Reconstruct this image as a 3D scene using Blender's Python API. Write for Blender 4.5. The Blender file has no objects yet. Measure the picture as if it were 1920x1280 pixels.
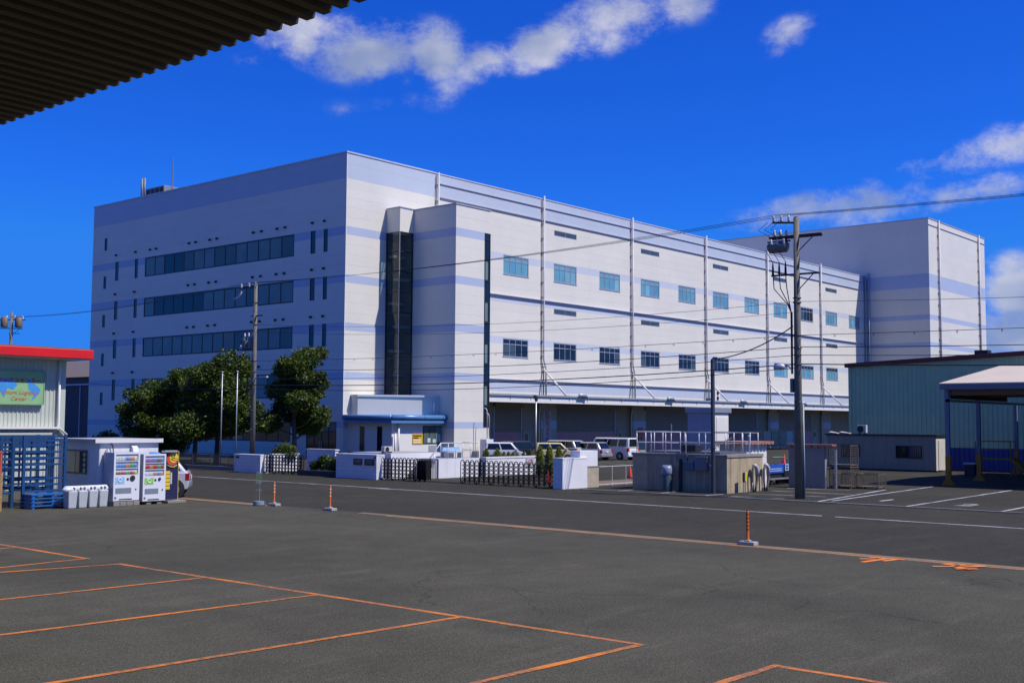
import bpy, math, random
import numpy as np
from mathutils import Vector, Matrix
rad = math.radians
random.seed(7)
RNG = np.random.default_rng(7)
scene = bpy.context.scene
COL = scene.collection

# ---------------------------------------------------------------- camera
YAW, PITCH, ROLL = rad(40.4225), rad(3.9823), rad(0.3691)
fw = Vector((math.cos(PITCH)*math.cos(YAW), math.cos(PITCH)*math.sin(YAW), math.sin(PITCH)))
rt = Vector((math.sin(YAW), -math.cos(YAW), 0)); up = rt.cross(fw)
r2 = math.cos(ROLL)*rt + math.sin(ROLL)*up; u2 = -math.sin(ROLL)*rt + math.cos(ROLL)*up
cam_data = bpy.data.cameras.new('camera'); cam = bpy.data.objects.new('camera', cam_data); COL.objects.link(cam)
cam.matrix_world = Matrix(((r2.x, u2.x, -fw.x, 0), (r2.y, u2.y, -fw.y, 0), (r2.z, u2.z, -fw.z, 3.2), (0, 0, 0, 1)))
cam_data.sensor_fit = 'HORIZONTAL'; cam_data.sensor_width = 36; cam_data.lens = 2147.04/1920*36
cam_data.clip_start = 0.1; cam_data.clip_end = 8000
scene.camera = cam

# ---------------------------------------------------------------- sun, sky, exposure
SUN = Vector((0.2215, -0.5390, 0.8127)).normalized()
sl = bpy.data.lights.new('sun', 'SUN'); sl.energy = 4.9; sl.angle = rad(0.53); sl.color = (1.0, 0.955, 0.915)
so = bpy.data.objects.new('sun', sl); COL.objects.link(so); so.location = (40, -60, 90)
so.rotation_euler = (-SUN).to_track_quat('-Z', 'Y').to_euler()

world = bpy.data.worlds.new('World'); scene.world = world; world.use_nodes = True
wt = world.node_tree; wt.nodes.clear()
def wn(t, **k):
    n = wt.nodes.new(t)
    for a, b in k.items(): setattr(n, a, b)
    return n
def wl(a, b): wt.links.new(a, b)
def wmath(op, a, b=None, c=None, clamp=False):
    n = wn('ShaderNodeMath', operation=op, use_clamp=clamp)
    for i, v in enumerate((a, b, c)):
        if v is None: continue
        if isinstance(v, (int, float)): n.inputs[i].default_value = v
        else: wl(v, n.inputs[i])
    return n.outputs[0]
sky = wn('ShaderNodeTexSky', sky_type='NISHITA', sun_disc=False, sun_elevation=math.asin(SUN.z), sun_rotation=math.atan2(SUN.x, SUN.y),
         altitude=0, air_density=1.0, dust_density=0.25, ozone_density=2.5)
hsv = wn('ShaderNodeHueSaturation'); hsv.inputs['Saturation'].default_value = 1.25; hsv.inputs['Hue'].default_value = 0.515
hsv.inputs['Value'].default_value = 1.0; wl(sky.outputs[0], hsv.inputs['Color'])
tint = wn('ShaderNodeMix', data_type='RGBA', blend_type='MULTIPLY'); tint.inputs[0].default_value = 1
wl(hsv.outputs[0], tint.inputs[6]); tint.inputs[7].default_value = (0.13, 0.64, 1.66, 1)
# a polarised deep blue: the pale haze band low in the sky is held back
cap = wn('ShaderNodeVectorMath', operation='MINIMUM'); wl(tint.outputs[2], cap.inputs[0]); cap.inputs[1].default_value = (0.30, 2.35, 9.2)
bg1 = wn('ShaderNodeBackground'); bg1.inputs[1].default_value = 0.094; wl(cap.outputs[0], bg1.inputs[0])
geo = wn('ShaderNodeNewGeometry'); D = wn('ShaderNodeVectorMath', operation='SCALE'); wl(geo.outputs['Incoming'], D.inputs[0]); D.inputs[3].default_value = -1
D = D.outputs[0]
def wnoise(scale, detail, rough, dist=0.0, stretch=(1, 1, 1)):
    m = wn('ShaderNodeMapping'); m.inputs['Scale'].default_value = stretch; wl(D, m.inputs['Vector'])
    n = wn('ShaderNodeTexNoise'); n.inputs['Scale'].default_value = scale; n.inputs['Detail'].default_value = detail
    n.inputs['Roughness'].default_value = rough; n.inputs['Distortion'].default_value = dist; wl(m.outputs[0], n.inputs['Vector'])
    return n.outputs[0]
def wdot(v):
    n = wn('ShaderNodeVectorMath', operation='DOT_PRODUCT'); wl(D, n.inputs[0]); n.inputs[1].default_value = v
    return n.outputs['Value']
fine = wnoise(17.0, 7, 0.66, 0.0, (1, 1, 1.5))
# cumulus banks: compass direction, half width, half height (radians), tilt, thickness
banks = [((0.640, 0.703, 0.309), .075, .020, -.03, 1.0), ((0.597, 0.738, 0.317), .045, .017, -.25, .78), ((0.675, 0.668, 0.311), .040, .019, .10, .95),
         ((0.712, 0.632, 0.304), .035, .012, .30, .9), ((0.740, 0.590, 0.321), .055, .016, .38, .95), ((0.768, 0.545, 0.338), .060, .020, .35, .95), ((0.792, 0.500, 0.350), .05, .018, .15, .62),
         ((0.847, 0.427, 0.318), .024, .011, .45, .80), ((0.923, 0.323, 0.210), .050, .012, .12, .75), ((0.936, 0.276, 0.222), .040, .013, .25, .8),
         ((0.884, 0.430, 0.176), .060, .011, .10, .9), ((0.905, 0.385, 0.182), .075, .014, .10, .95), ((0.930, 0.318, 0.186), .055, .011, .12, .75),
         ((0.952, 0.284, 0.105), .030, .022, .0, 1.15), ((0.956, 0.282, 0.070), .040, .022, .0, 1.1), ((0.693, 0.664, 0.280), .030, .014, .5, .42),
         ((0.632, 0.730, 0.262), .034, .008, .1, .30), ((0.568, 0.768, 0.296), .030, .012, .1, .30), ((0.66, 0.70, 0.268), .05, .010, .3, .30)]
dens = None
for c, a, b, t, k in banks:
    c = Vector(c).normalized(); e1 = Vector((c.y, -c.x, 0)).normalized(); e2 = e1.cross(c)
    f1 = e1*math.cos(t)+e2*math.sin(t); f2 = -e1*math.sin(t)+e2*math.cos(t)
    x = wmath('MULTIPLY', wdot(f1), 1/(a*1.45)); y = wmath('MULTIPLY', wdot(f2), 1/(b*1.9))
    s = wmath('SQRT', wmath('ADD', wmath('MULTIPLY', x, x), wmath('MULTIPLY', y, y)))
    m = wmath('MULTIPLY', wmath('SUBTRACT', 1.0, s, clamp=True), k*1.25)
    m = wmath('MULTIPLY', m, wmath('GREATER_THAN', wdot(c), 0.5))
    dens = m if dens is None else wmath('MAXIMUM', dens, m)
# scattered fair-weather clouds over the rest of the sky
broad = wnoise(2.6, 1, 0.5, 0.0, (1, 1, 2.0))
rest = wmath('MULTIPLY', wmath('MULTIPLY', wmath('SUBTRACT', broad, 0.565, clamp=True), 4.0), wmath('LESS_THAN', wdot(fw), 0.86))
dens = wmath('MAXIMUM', dens, rest)
val = wmath('ADD', dens, wmath('MULTIPLY', wmath('SUBTRACT', fine, 0.545), 3.0))
val = wmath('MULTIPLY', val, wmath('MULTIPLY', dens, 3.0, clamp=True))
mr = wn('ShaderNodeMapRange', interpolation_type='SMOOTHSTEP'); wl(val, mr.inputs[0]); mr.inputs[1].default_value = 0.0; mr.inputs[2].default_value = 1.12
mr.inputs[3].default_value = 0; mr.inputs[4].default_value = 0.86
shade = wn('ShaderNodeMapRange'); wl(wnoise(9.0, 3, 0.6, 0.0, (1, 1, 1.6)), shade.inputs[0]); shade.inputs[1].default_value = .38; shade.inputs[2].default_value = .64
cr = wn('ShaderNodeMix', data_type='RGBA'); wl(shade.outputs[0], cr.inputs[0]); cr.inputs[6].default_value = (.30, .37, .56, 1); cr.inputs[7].default_value = (.74, .74, .80, 1)
bg2 = wn('ShaderNodeBackground'); bg2.inputs[1].default_value = 0.95; wl(cr.outputs[2], bg2.inputs[0])
mx = wn('ShaderNodeMixShader'); wl(wmath('MULTIPLY', mr.outputs[0], wmath('MULTIPLY', dens, 2.1, clamp=True)), mx.inputs[0]); wl(bg1.outputs[0], mx.inputs[1]); wl(bg2.outputs[0], mx.inputs[2])
wo = wn('ShaderNodeOutputWorld'); wl(mx.outputs[0], wo.inputs[0])
scene.view_settings.view_transform = 'Standard'; scene.view_settings.look = 'None'
scene.view_settings.exposure = 0.0; scene.view_settings.gamma = 1.0; scene.view_settings.use_curve_mapping = False
scene.render.engine = 'CYCLES'
scene.cycles.max_bounces = 6; scene.cycles.diffuse_bounces = 3; scene.cycles.glossy_bounces = 3; scene.cycles.transparent_max_bounces = 12
scene.cycles.use_denoising = True
scene.cycles.sample_clamp_indirect = 6

# ---------------------------------------------------------------- materials
MATS = {}
def M(name, col, rough=.6, metal=0.0, var=.10, scale=1.5, bump=0.0, bscale=40, streak=0.0, spec=None, fine=0.0, dirt=None, rand=0.0):
    """procedural paint / metal / plastic: tone drifts over the surface, optional vertical weather streaks and relief"""
    if name in MATS: return MATS[name]
    m = bpy.data.materials.new(name); m.use_nodes = True; nt = m.node_tree; N = nt.nodes; L = nt.links
    b = N['Principled BSDF']; b.inputs['Roughness'].default_value = rough; b.inputs['Metallic'].default_value = metal
    if spec is not None: b.inputs['Specular IOR Level'].default_value = spec
    g = N.new('ShaderNodeNewGeometry')
    n = N.new('ShaderNodeTexNoise'); n.inputs['Scale'].default_value = scale; n.inputs['Detail'].default_value = 6; n.inputs['Roughness'].default_value = .65
    L.new(g.outputs['Position'], n.inputs['Vector'])
    mix = N.new('ShaderNodeMix'); mix.data_type = 'RGBA'
    c = Vector(col)
    mix.inputs[6].default_value = (*(c*(1-var)), 1); mix.inputs[7].default_value = (*[min(1, v) for v in c*(1+var)], 1)
    mr = N.new('ShaderNodeMapRange'); mr.inputs[1].default_value = .3; mr.inputs[2].default_value = .7; L.new(n.outputs[0], mr.inputs[0]); L.new(mr.outputs[0], mix.inputs[0])
    out = mix.outputs[2]
    if rand:
        oi = N.new('ShaderNodeObjectInfo'); rm = N.new('ShaderNodeMapRange'); rm.inputs[3].default_value = 1-rand; rm.inputs[4].default_value = 1+rand; L.new(oi.outputs['Random'], rm.inputs[0])
        rs = N.new('ShaderNodeVectorMath'); rs.operation = 'SCALE'; L.new(out, rs.inputs[0]); L.new(rm.outputs[0], rs.inputs[3]); out = rs.outputs[0]
    if streak:
        mp = N.new('ShaderNodeMapping'); mp.inputs['Scale'].default_value = (3.2, 3.2, .16); L.new(g.outputs['Position'], mp.inputs[0])
        n2 = N.new('ShaderNodeTexNoise'); n2.inputs['Scale'].default_value = 1.0; n2.inputs['Detail'].default_value = 7; n2.inputs['Roughness'].default_value = .7; L.new(mp.outputs[0], n2.inputs['Vector'])
        m2 = N.new('ShaderNodeMapRange'); m2.inputs[1].default_value = .5; m2.inputs[2].default_value = .78; m2.inputs[4].default_value = streak; L.new(n2.outputs[0], m2.inputs[0])
        x2 = N.new('ShaderNodeMix'); x2.data_type = 'RGBA'; L.new(m2.outputs[0], x2.inputs[0]); L.new(out, x2.inputs[6])
        x2.inputs[7].default_value = (*(dirt or tuple(c*.35)), 1); out = x2.outputs[2]
    if fine:
        n3 = N.new('ShaderNodeTexNoise'); n3.inputs['Scale'].default_value = 70; n3.inputs['Detail'].default_value = 2; L.new(g.outputs['Position'], n3.inputs['Vector'])
        m3 = N.new('ShaderNodeMapRange'); m3.inputs[1].default_value = .35; m3.inputs[2].default_value = .65; m3.inputs[3].default_value = 1-fine; m3.inputs[4].default_value = 1+fine; L.new(n3.outputs[0], m3.inputs[0])
        x3 = N.new('ShaderNodeVectorMath'); x3.operation = 'SCALE'; L.new(out, x3.inputs[0]); L.new(m3.outputs[0], x3.inputs[3]); out = x3.outputs[0]
    L.new(out, b.inputs['Base Color'])
    if bump:
        nb = N.new('ShaderNodeTexNoise'); nb.inputs['Scale'].default_value = bscale; nb.inputs['Detail'].default_value = 4; L.new(g.outputs['Position'], nb.inputs['Vector'])
        bp = N.new('ShaderNodeBump'); bp.inputs['Strength'].default_value = bump; bp.inputs['Distance'].default_value = .02; L.new(nb.outputs[0], bp.inputs['Height']); L.new(bp.outputs[0], b.inputs['Normal'])
    MATS[name] = m
    return m

def asphalt(name, col, patch=.18, tone=(1, 1, 1)):
    m = bpy.data.materials.new(name); m.use_nodes = True; nt = m.node_tree; N = nt.nodes; L = nt.links
    b = N['Principled BSDF']; b.inputs['Roughness'].default_value = .9; b.inputs['Specular IOR Level'].default_value = .12
    g = N.new('ShaderNodeNewGeometry')
    def noise(s, d, r, st=(1, 1, 1), dist=0):
        mp = N.new('ShaderNodeMapping'); mp.inputs['Scale'].default_value = st; L.new(g.outputs['Position'], mp.inputs[0])
        n = N.new('ShaderNodeTexNoise'); n.inputs['Scale'].default_value = s; n.inputs['Detail'].default_value = d; n.inputs['Roughness'].default_value = r; n.inputs['Distortion'].default_value = dist
        L.new(mp.outputs[0], n.inputs['Vector']); return n.outputs[0]
    def rng(i, a, c, d, e):
        r = N.new('ShaderNodeMapRange'); r.inputs[1].default_value = a; r.inputs[2].default_value = c; r.inputs[3].default_value = d; r.inputs[4].default_value = e; L.new(i, r.inputs[0]); return r.outputs[0]
    def mul(a, c):
        x = N.new('ShaderNodeMath'); x.operation = 'MULTIPLY'; L.new(a, x.inputs[0]); L.new(c, x.inputs[1]); return x.outputs[0]
    v = rng(noise(.16, 5, .6, dist=.6), .3, .7, 1-patch, 1+patch)
    v = mul(v, rng(noise(1.1, 6, .7), .3, .7, .88, 1.12))
    v = mul(v, rng(noise(.5, 7, .7, (.35, 2.2, 1)), .54, .74, 1.0, 1.38))          # pale scuffs along the wheel paths
    v = mul(v, rng(noise(.33, 6, .65, (2.0, .4, 1)), .58, .75, 1.0, .86))          # darker damp / oily drags
    v = mul(v, rng(noise(46, 2, .75), .38, .62, .50, 1.50))                             # aggregate
    v = mul(v, rng(noise(15, 3, .75), .36, .64, .80, 1.22))
    vo = N.new('ShaderNodeTexVoronoi'); vo.inputs['Scale'].default_value = 30; L.new(g.outputs['Position'], vo.inputs['Vector'])
    v = mul(v, rng(vo.outputs['Distance'], .02, .10, 1.55, 1.0))                     # stone flecks
    sp = N.new('ShaderNodeTexVoronoi'); sp.inputs['Scale'].default_value = .9; L.new(g.outputs['Position'], sp.inputs['Vector'])
    v = mul(v, rng(sp.outputs['Distance'], .012, .03, 2.4, 1.0))                     # stray pale specks
    wv = N.new('ShaderNodeVectorMath'); wv.operation = 'ADD'; L.new(g.outputs['Position'], wv.inputs[0])
    wn_ = N.new('ShaderNodeTexNoise'); wn_.inputs['Scale'].default_value = .8; wn_.inputs['Detail'].default_value = 4; L.new(g.outputs['Position'], wn_.inputs['Vector']); L.new(wn_.outputs['Color'], wv.inputs[1])
    ck = N.new('ShaderNodeTexVoronoi'); ck.feature = 'DISTANCE_TO_EDGE'; ck.inputs['Scale'].default_value = .22; L.new(wv.outputs[0], ck.inputs['Vector'])
    cm = rng(noise(.11, 3, .6), .50, .60, 1.0, .0)                                    # cracks only where the mat has aged
    cx = N.new('ShaderNodeMath'); cx.operation = 'MAXIMUM'; L.new(rng(ck.outputs['Distance'], .0015, .006, .68, 1.0), cx.inputs[0]); L.new(cm, cx.inputs[1]); v = mul(v, cx.outputs[0])
    st = N.new('ShaderNodeTexVoronoi'); st.inputs['Scale'].default_value = .33; st.inputs['Randomness'].default_value = 1; L.new(wv.outputs[0], st.inputs['Vector'])
    v = mul(v, rng(st.outputs['Distance'], .05, .16, .80, 1.0))                         # old oil spots
    col_ = N.new('ShaderNodeVectorMath'); col_.operation = 'SCALE'; col_.inputs[0].default_value = col; L.new(v, col_.inputs[3])
    L.new(col_.outputs[0], b.inputs['Base Color'])
    bp = N.new('ShaderNodeBump'); bp.inputs['Strength'].default_value = .55; bp.inputs['Distance'].default_value = .012
    L.new(noise(48, 2, .6), bp.inputs['Height']); L.new(bp.outputs[0], b.inputs['Normal'])
    return m

def worn_paint(name, col, under, keep=.5, edge=.14):
    """road paint with the asphalt showing through where it has worn"""
    m = bpy.data.materials.new(name); m.use_nodes = True; nt = m.node_tree; N = nt.nodes; L = nt.links
    b = N['Principled BSDF']; b.inputs['Roughness'].default_value = .75
    g = N.new('ShaderNodeNewGeometry')
    n = N.new('ShaderNodeTexNoise'); n.inputs['Scale'].default_value = 9; n.inputs['Detail'].default_value = 9; n.inputs['Roughness'].default_value = .78; L.new(g.outputs['Position'], n.inputs['Vector'])
    nl = N.new('ShaderNodeTexNoise'); nl.inputs['Scale'].default_value = .7; nl.inputs['Detail'].default_value = 3; L.new(g.outputs['Position'], nl.inputs['Vector'])
    a = N.new('ShaderNodeMath'); a.operation = 'MULTIPLY_ADD'; L.new(nl.outputs[0], a.inputs[0]); a.inputs[1].default_value = .55; L.new(n.outputs[0], a.inputs[2])
    r = N.new('ShaderNodeMapRange'); r.inputs[1].default_value = keep+.27-edge; r.inputs[2].default_value = keep+.27+edge; L.new(a.outputs[0], r.inputs[0])
    x = N.new('ShaderNodeMix'); x.data_type = 'RGBA'; L.new(r.outputs[0], x.inputs[0]); x.inputs[6].default_value = (*col, 1); x.inputs[7].default_value = (*under, 1)
    L.new(x.outputs[2], b.inputs['Base Color'])
    return m

def glass(name, col=(.02, .03, .035), rough=.04, spec=.6):
    if name in MATS: return MATS[name]
    m = M(name, col, rough, 0, .15, .6); m.node_tree.nodes['Principled BSDF'].inputs['Specular IOR Level'].default_value = spec
    return m

def clear_glass(name, tint_=(.55, .68, .66), gloss=.10):
    m = bpy.data.materials.new(name); m.use_nodes = True; nt = m.node_tree; N = nt.nodes; L = nt.links; N.clear()
    t = N.new('ShaderNodeBsdfTransparent'); t.inputs[0].default_value = (*tint_, 1)
    g = N.new('ShaderNodeBsdfGlossy'); g.inputs['Roughness'].default_value = .06
    f = N.new('ShaderNodeLayerWeight'); f.inputs[0].default_value = .5                 # facing: same from both sides
    p = N.new('ShaderNodeMath'); p.operation = 'POWER'; p.inputs[1].default_value = 4.5; L.new(f.outputs['Facing'], p.inputs[0])
    a = N.new('ShaderNodeMath'); a.operation = 'MULTIPLY_ADD'; a.inputs[1].default_value = .85; a.inputs[2].default_value = .04+gloss*.3; a.use_clamp = True; L.new(p.outputs[0], a.inputs[0])
    mx = N.new('ShaderNodeMixShader'); L.new(a.outputs[0], mx.inputs[0]); L.new(t.outputs[0], mx.inputs[1]); L.new(g.outputs[0], mx.inputs[2])
    o = N.new('ShaderNodeOutputMaterial'); L.new(mx.outputs[0], o.inputs[0])
    MATS[name] = m
    return m

def leafmat(name, dark, light):
    m = bpy.data.materials.new(name); m.use_nodes = True; nt = m.node_tree; N = nt.nodes; L = nt.links
    b = N['Principled BSDF']; b.inputs['Roughness'].default_value = .5; b.inputs['Specular IOR Level'].default_value = .35
    g = N.new('ShaderNodeNewGeometry')
    r = N.new('ShaderNodeValToRGB'); r.color_ramp.elements[0].color = (*dark, 1); r.color_ramp.elements[1].color = (*light, 1)
    n = N.new('ShaderNodeTexNoise'); n.inputs['Scale'].default_value = .9; n.inputs['Detail'].default_value = 3; L.new(g.outputs['Position'], n.inputs['Vector'])
    a = N.new('ShaderNodeMath'); a.operation = 'MULTIPLY_ADD'; L.new(g.outputs['Random Per Island'], a.inputs[0]); a.inputs[1].default_value = .6
    s = N.new('ShaderNodeMath'); s.operation = 'MULTIPLY_ADD'; L.new(n.outputs[0], s.inputs[0]); s.inputs[1].default_value = 1.2; s.inputs[2].default_value = -.45; L.new(s.outputs[0], a.inputs[2])
    L.new(a.outputs[0], r.inputs[0]); L.new(r.outputs[0], b.inputs['Base Color'])
    tr = N.new('ShaderNodeBsdfTranslucent'); L.new(r.outputs[0], tr.inputs[0])
    mx = N.new('ShaderNodeMixShader'); mx.inputs[0].default_value = .25; L.new(b.outputs[0], mx.inputs[1]); L.new(tr.outputs[0], mx.inputs[2]); L.new(mx.outputs[0], N['Material Output'].inputs[0])
    MATS[name] = m
    return m

# ---------------------------------------------------------------- mesh helpers
class G:
    def __init__(s): s.v = []; s.f = []
    def add(s, vs, fs):
        o = len(s.v); s.v += [tuple(p) for p in vs]; s.f += [tuple(i+o for i in f) for f in fs]; return s
    def box(s, x0, y0, z0, x1, y1, z1):
        if x0 > x1: x0, x1 = x1, x0
        if y0 > y1: y0, y1 = y1, y0
        if z0 > z1: z0, z1 = z1, z0
        return s.add([(x0,y0,z0),(x1,y0,z0),(x1,y1,z0),(x0,y1,z0),(x0,y0,z1),(x1,y0,z1),(x1,y1,z1),(x0,y1,z1)],
                     [(0,3,2,1),(4,5,6,7),(0,1,5,4),(1,2,6,5),(2,3,7,6),(3,0,4,7)])
    def bar(s, a, b, w, h=None):
        """square bar from a to b"""
        a = Vector(a); b = Vector(b); h = h or w; d = (b-a).normalized()
        u = d.cross(Vector((0,0,1)))
        if u.length < 1e-4: u = Vector((1,0,0))
        u.normalize(); n = u.cross(d)
        vs = []
        for p in (a, b):
            for i, j in ((-1,-1),(1,-1),(1,1),(-1,1)): vs.append(p+u*(i*w/2)+n*(j*h/2))
        return s.add(vs, [(0,1,2,3),(7,6,5,4),(0,4,5,1),(1,5,6,2),(2,6,7,3),(3,7,4,0)])
    def tube(s, pts, r, n=8, caps=True):
        pts = [Vector(p) for p in pts]; rs = r if isinstance(r, (list, tuple)) else [r]*len(pts)
        o = len(s.v); prev = None
        for i, p in enumerate(pts):
            d = (pts[min(i+1, len(pts)-1)]-pts[max(i-1, 0)]).normalized()
            if prev is None:
                u = d.cross(Vector((0,0,1)))
                if u.length < 1e-3: u = Vector((1,0,0))
            else: u = prev - d*prev.dot(d)
            u.normalize(); prev = u; w = d.cross(u)
            for k in range(n):
                a = 2*math.pi*k/n; s.v.append(tuple(p+(u*math.cos(a)+w*math.sin(a))*rs[i]))
        for i in range(len(pts)-1):
            for k in range(n):
                a = o+i*n+k; b = o+i*n+(k+1) % n; s.f.append((a, b, b+n, a+n))
        if caps:
            s.f.append(tuple(o+k for k in reversed(range(n)))); e = o+(len(pts)-1)*n; s.f.append(tuple(e+k for k in range(n)))
        return s
    def cyl(s, a, b, r, r1=None, n=16): return s.tube([a, b], [r, r if r1 is None else r1], n)
    def ring(s, c, axis, rr, r, n=16, m=6):
        c = Vector(c); ax = Vector(axis).normalized(); u = ax.orthogonal().normalized(); w = ax.cross(u)
        o = len(s.v)
        for i in range(n):
            a = 2*math.pi*i/n; e = u*math.cos(a)+w*math.sin(a)
            for j in range(m):
                q = 2*math.pi*j/m; s.v.append(tuple(c+e*(rr+r*math.cos(q))+ax*(r*math.sin(q))))
        for i in range(n):
            for j in range(m):
                s.f.append((o+i*m+j, o+((i+1) % n)*m+j, o+((i+1) % n)*m+(j+1) % m, o+i*m+(j+1) % m))
        return s
    def prism(s, poly, fn, d0, d1):
        """polygon in 2D extruded; fn(a, b, d) -> xyz"""
        n = len(poly); vs = [fn(a, b, d0) for a, b in poly]+[fn(a, b, d1) for a, b in poly]
        return s.add(vs, [tuple(reversed(range(n))), tuple(range(n, 2*n))]+[(i, (i+1) % n, n+(i+1) % n, n+i) for i in range(n)])
    def quad(s, *p): return s.add(p, [(0,1,2,3)])
    def lathe(s, prof, c=(0,0,0), n=16):
        o = len(s.v); c = Vector(c)
        for r, z in prof:
            for k in range(n):
                a = 2*math.pi*k/n; s.v.append((c.x+r*math.cos(a), c.y+r*math.sin(a), c.z+z))
        for i in range(len(prof)-1):
            for k in range(n):
                a = o+i*n+k; b = o+i*n+(k+1) % n; s.f.append((a, b, b+n, a+n))
        s.f.append(tuple(o+k for k in reversed(range(n)))); e = o+(len(prof)-1)*n; s.f.append(tuple(e+k for k in range(n)))
        return s
    def ball(s, c, r, n=10, m=7, sc=(1,1,1)):
        prof = []
        c = Vector(c); o = len(s.v)
        for i in range(m+1):
            t = math.pi*i/m
            for k in range(n):
                a = 2*math.pi*k/n; s.v.append((c.x+r*sc[0]*math.sin(t)*math.cos(a), c.y+r*sc[1]*math.sin(t)*math.sin(a), c.z-r*sc[2]*math.cos(t)))
        for i in range(m):
            for k in range(n):
                a = o+i*n+k; b = o+i*n+(k+1) % n; s.f.append((a, b, b+n, a+n))
        return s

OFF = {}
def mk(name, g, mat, parent=None, smooth=False, bevel=0.0, kind=None, local=False, label=None):
    """one mesh object; g in world coordinates unless local"""
    off = OFF.get(parent.name, Vector((0,0,0))) if parent else Vector((0,0,0))
    me = bpy.data.meshes.new(name)
    if isinstance(g, list):
        vs, fs, mi = [], [], []
        for k, (gg, mm) in enumerate(g):
            o = len(vs); vs += gg.v; fs += [tuple(i+o for i in f) for f in gg.f]; mi += [k]*len(gg.f); me.materials.append(mm)
        sub = Vector((0,0,0)) if local else off
        me.from_pydata([(v[0]-sub.x, v[1]-sub.y, v[2]-sub.z) for v in vs], [], fs); me.polygons.foreach_set('material_index', mi)
    else:
        sub = Vector((0,0,0)) if local else off
        me.from_pydata([(v[0]-sub.x, v[1]-sub.y, v[2]-sub.z) for v in g.v], [], g.f); me.materials.append(mat)
    o = bpy.data.objects.new(name, me); COL.objects.link(o)
    if parent: o.parent = parent; OFF[o.name] = off
    if smooth: me.polygons.foreach_set('use_smooth', [True]*len(me.polygons))
    if smooth == 'auto':
        try: me.set_sharp_from_angle(angle=rad(38))
        except Exception: pass
    if bevel:
        b = o.modifiers.new('bevel', 'BEVEL'); b.width = bevel; b.segments = 3 if bevel > .09 else 2; b.limit_method = 'ANGLE'; b.angle_limit = rad(35)
    if kind: o['kind'] = kind
    if label: o['label'] = label
    return o
def thing(name, label, cat, loc=(0,0,0), rz=0.0, group=None):
    o = bpy.data.objects.new(name, None); COL.objects.link(o); o.location = loc; o.rotation_euler = (0,0,rz); o.empty_display_size = .3
    o['label'] = label; o['category'] = cat
    if group: o['group'] = group
    OFF[o.name] = Vector(loc) if rz == 0 else Vector((0,0,0))
    return o
def solo(name, g, mat, label, cat, loc=None, group=None, smooth=False, bevel=0.0):
    """a thing that is one mesh, its origin at its base"""
    o = mk(name, g, mat, None, smooth, bevel); c = Vector(loc) if loc else None
    if c is None:
        bb = [Vector(v.co) for v in o.data.vertices]; lo = [min(v[i] for v in bb) for i in range(3)]; hi = [max(v[i] for v in bb) for i in range(3)]
        c = Vector(((lo[0]+hi[0])/2, (lo[1]+hi[1])/2, lo[2]))
    o.data.transform(Matrix.Translation(-c)); o.location = c
    o['label'] = label; o['category'] = cat
    if group: o['group'] = group
    OFF[o.name] = Vector(c)
    return o
def struct(name, g, mat, parent=None, smooth=False):
    o = mk(name, g, mat, parent, smooth); o['kind'] = 'structure'; return o
def copy_tree(o, parent=None):
    c = o.copy(); COL.objects.link(c); c.parent = parent
    for ch in list(o.children): copy_tree(ch, c)
    return c
def text_mesh(name, s, size, fn, mat, parent=None, align='CENTER', shear=0.0, local=False, space=1.0, offset=0.0):
    """flat lettering; fn(a, b) maps text plane to world"""
    c = bpy.data.curves.new('t', 'FONT'); c.body = s; c.size = size; c.align_x = align; c.align_y = 'CENTER'; c.shear = shear; c.space_character = space; c.resolution_u = 3; c.offset = offset
    t = bpy.data.objects.new('t', c); COL.objects.link(t); bpy.context.view_layer.update()
    me = bpy.data.meshes.new_from_object(t.evaluated_get(bpy.context.evaluated_depsgraph_get()))
    g = G(); g.v = [tuple(fn(v.co.x, v.co.y)) for v in me.vertices]; g.f = [tuple(p.vertices) for p in me.polygons]
    bpy.data.objects.remove(t); bpy.data.curves.remove(c); bpy.data.meshes.remove(me)
    return mk(name, g, mat, parent, local=local)
# ---------------------------------------------------------------- materials in use
A_YARD = asphalt('asphalt_yard', (.071, .0665, .0455)); A_ROAD = asphalt('asphalt_road', (.043, .0405, .029), .12); A_LOT = asphalt('asphalt_lot', (.044, .041, .030), .16)
P_ORANGE = worn_paint('orange_line_paint', (.64, .185, .008), (.072, .069, .055), .545); P_ORANGE2 = worn_paint('fresh_orange_paint', (.78, .22, .03), (.3, .1, .03), .9)
P_WHITE = worn_paint('white_line_paint', (.52, .52, .52), (.09, .09, .09), .56); P_RUST = worn_paint('faded_orange_edge_paint', (.52, .22, .05), (.16, .12, .08), .54)
W_PANEL = M('white_wall_panel', (.71, .675, .575), .45, 0, .035, .35, streak=.10, dirt=(.40, .40, .38), rand=.018); W_BLUE = M('blue_stripe_panel', (.42, .48, .60), .45, 0, .04, .35)
W_PALE = M('pale_blue_panel', (.475, .52, .585), .45, 0, .035, .35, streak=.04); W_PALER = M('paler_blue_panel', (.55, .58, .63), .45, 0, .035, .35); JOINT = M('dark_joint', (.56, .55, .51), .8)
W_PAINT = M('white_paint', (.74, .715, .655), .5, 0, .04, .8, streak=.06); FLASH = M('grey_flashing', (.42, .43, .50), .5, .2); DFRAME = M('dark_bronze_frame', (.035, .04, .045), .4, .4)
ALU = M('aluminium_frame', (.42, .44, .46), .4, .5); GALV = M('galvanised_steel', (.42, .44, .45), .45, .6, .12, 3); DKMETAL = M('dark_metal', (.03, .032, .036), .5, .4)
CONC = M('pole_concrete', (.24, .22, .185), .85, 0, .14, 2.5, .3, 60, .35); BLACK = M('black_rubber', (.015, .015, .016), .6)
GL_DARK = glass('dark_glass', (.012, .018, .024)); GL_BLIND = glass('glass_over_blind', (.16, .22, .20), .12, .4); GL_BLIND2 = glass('glass_over_half_blind', (.09, .13, .115), .1, .4)
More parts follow.
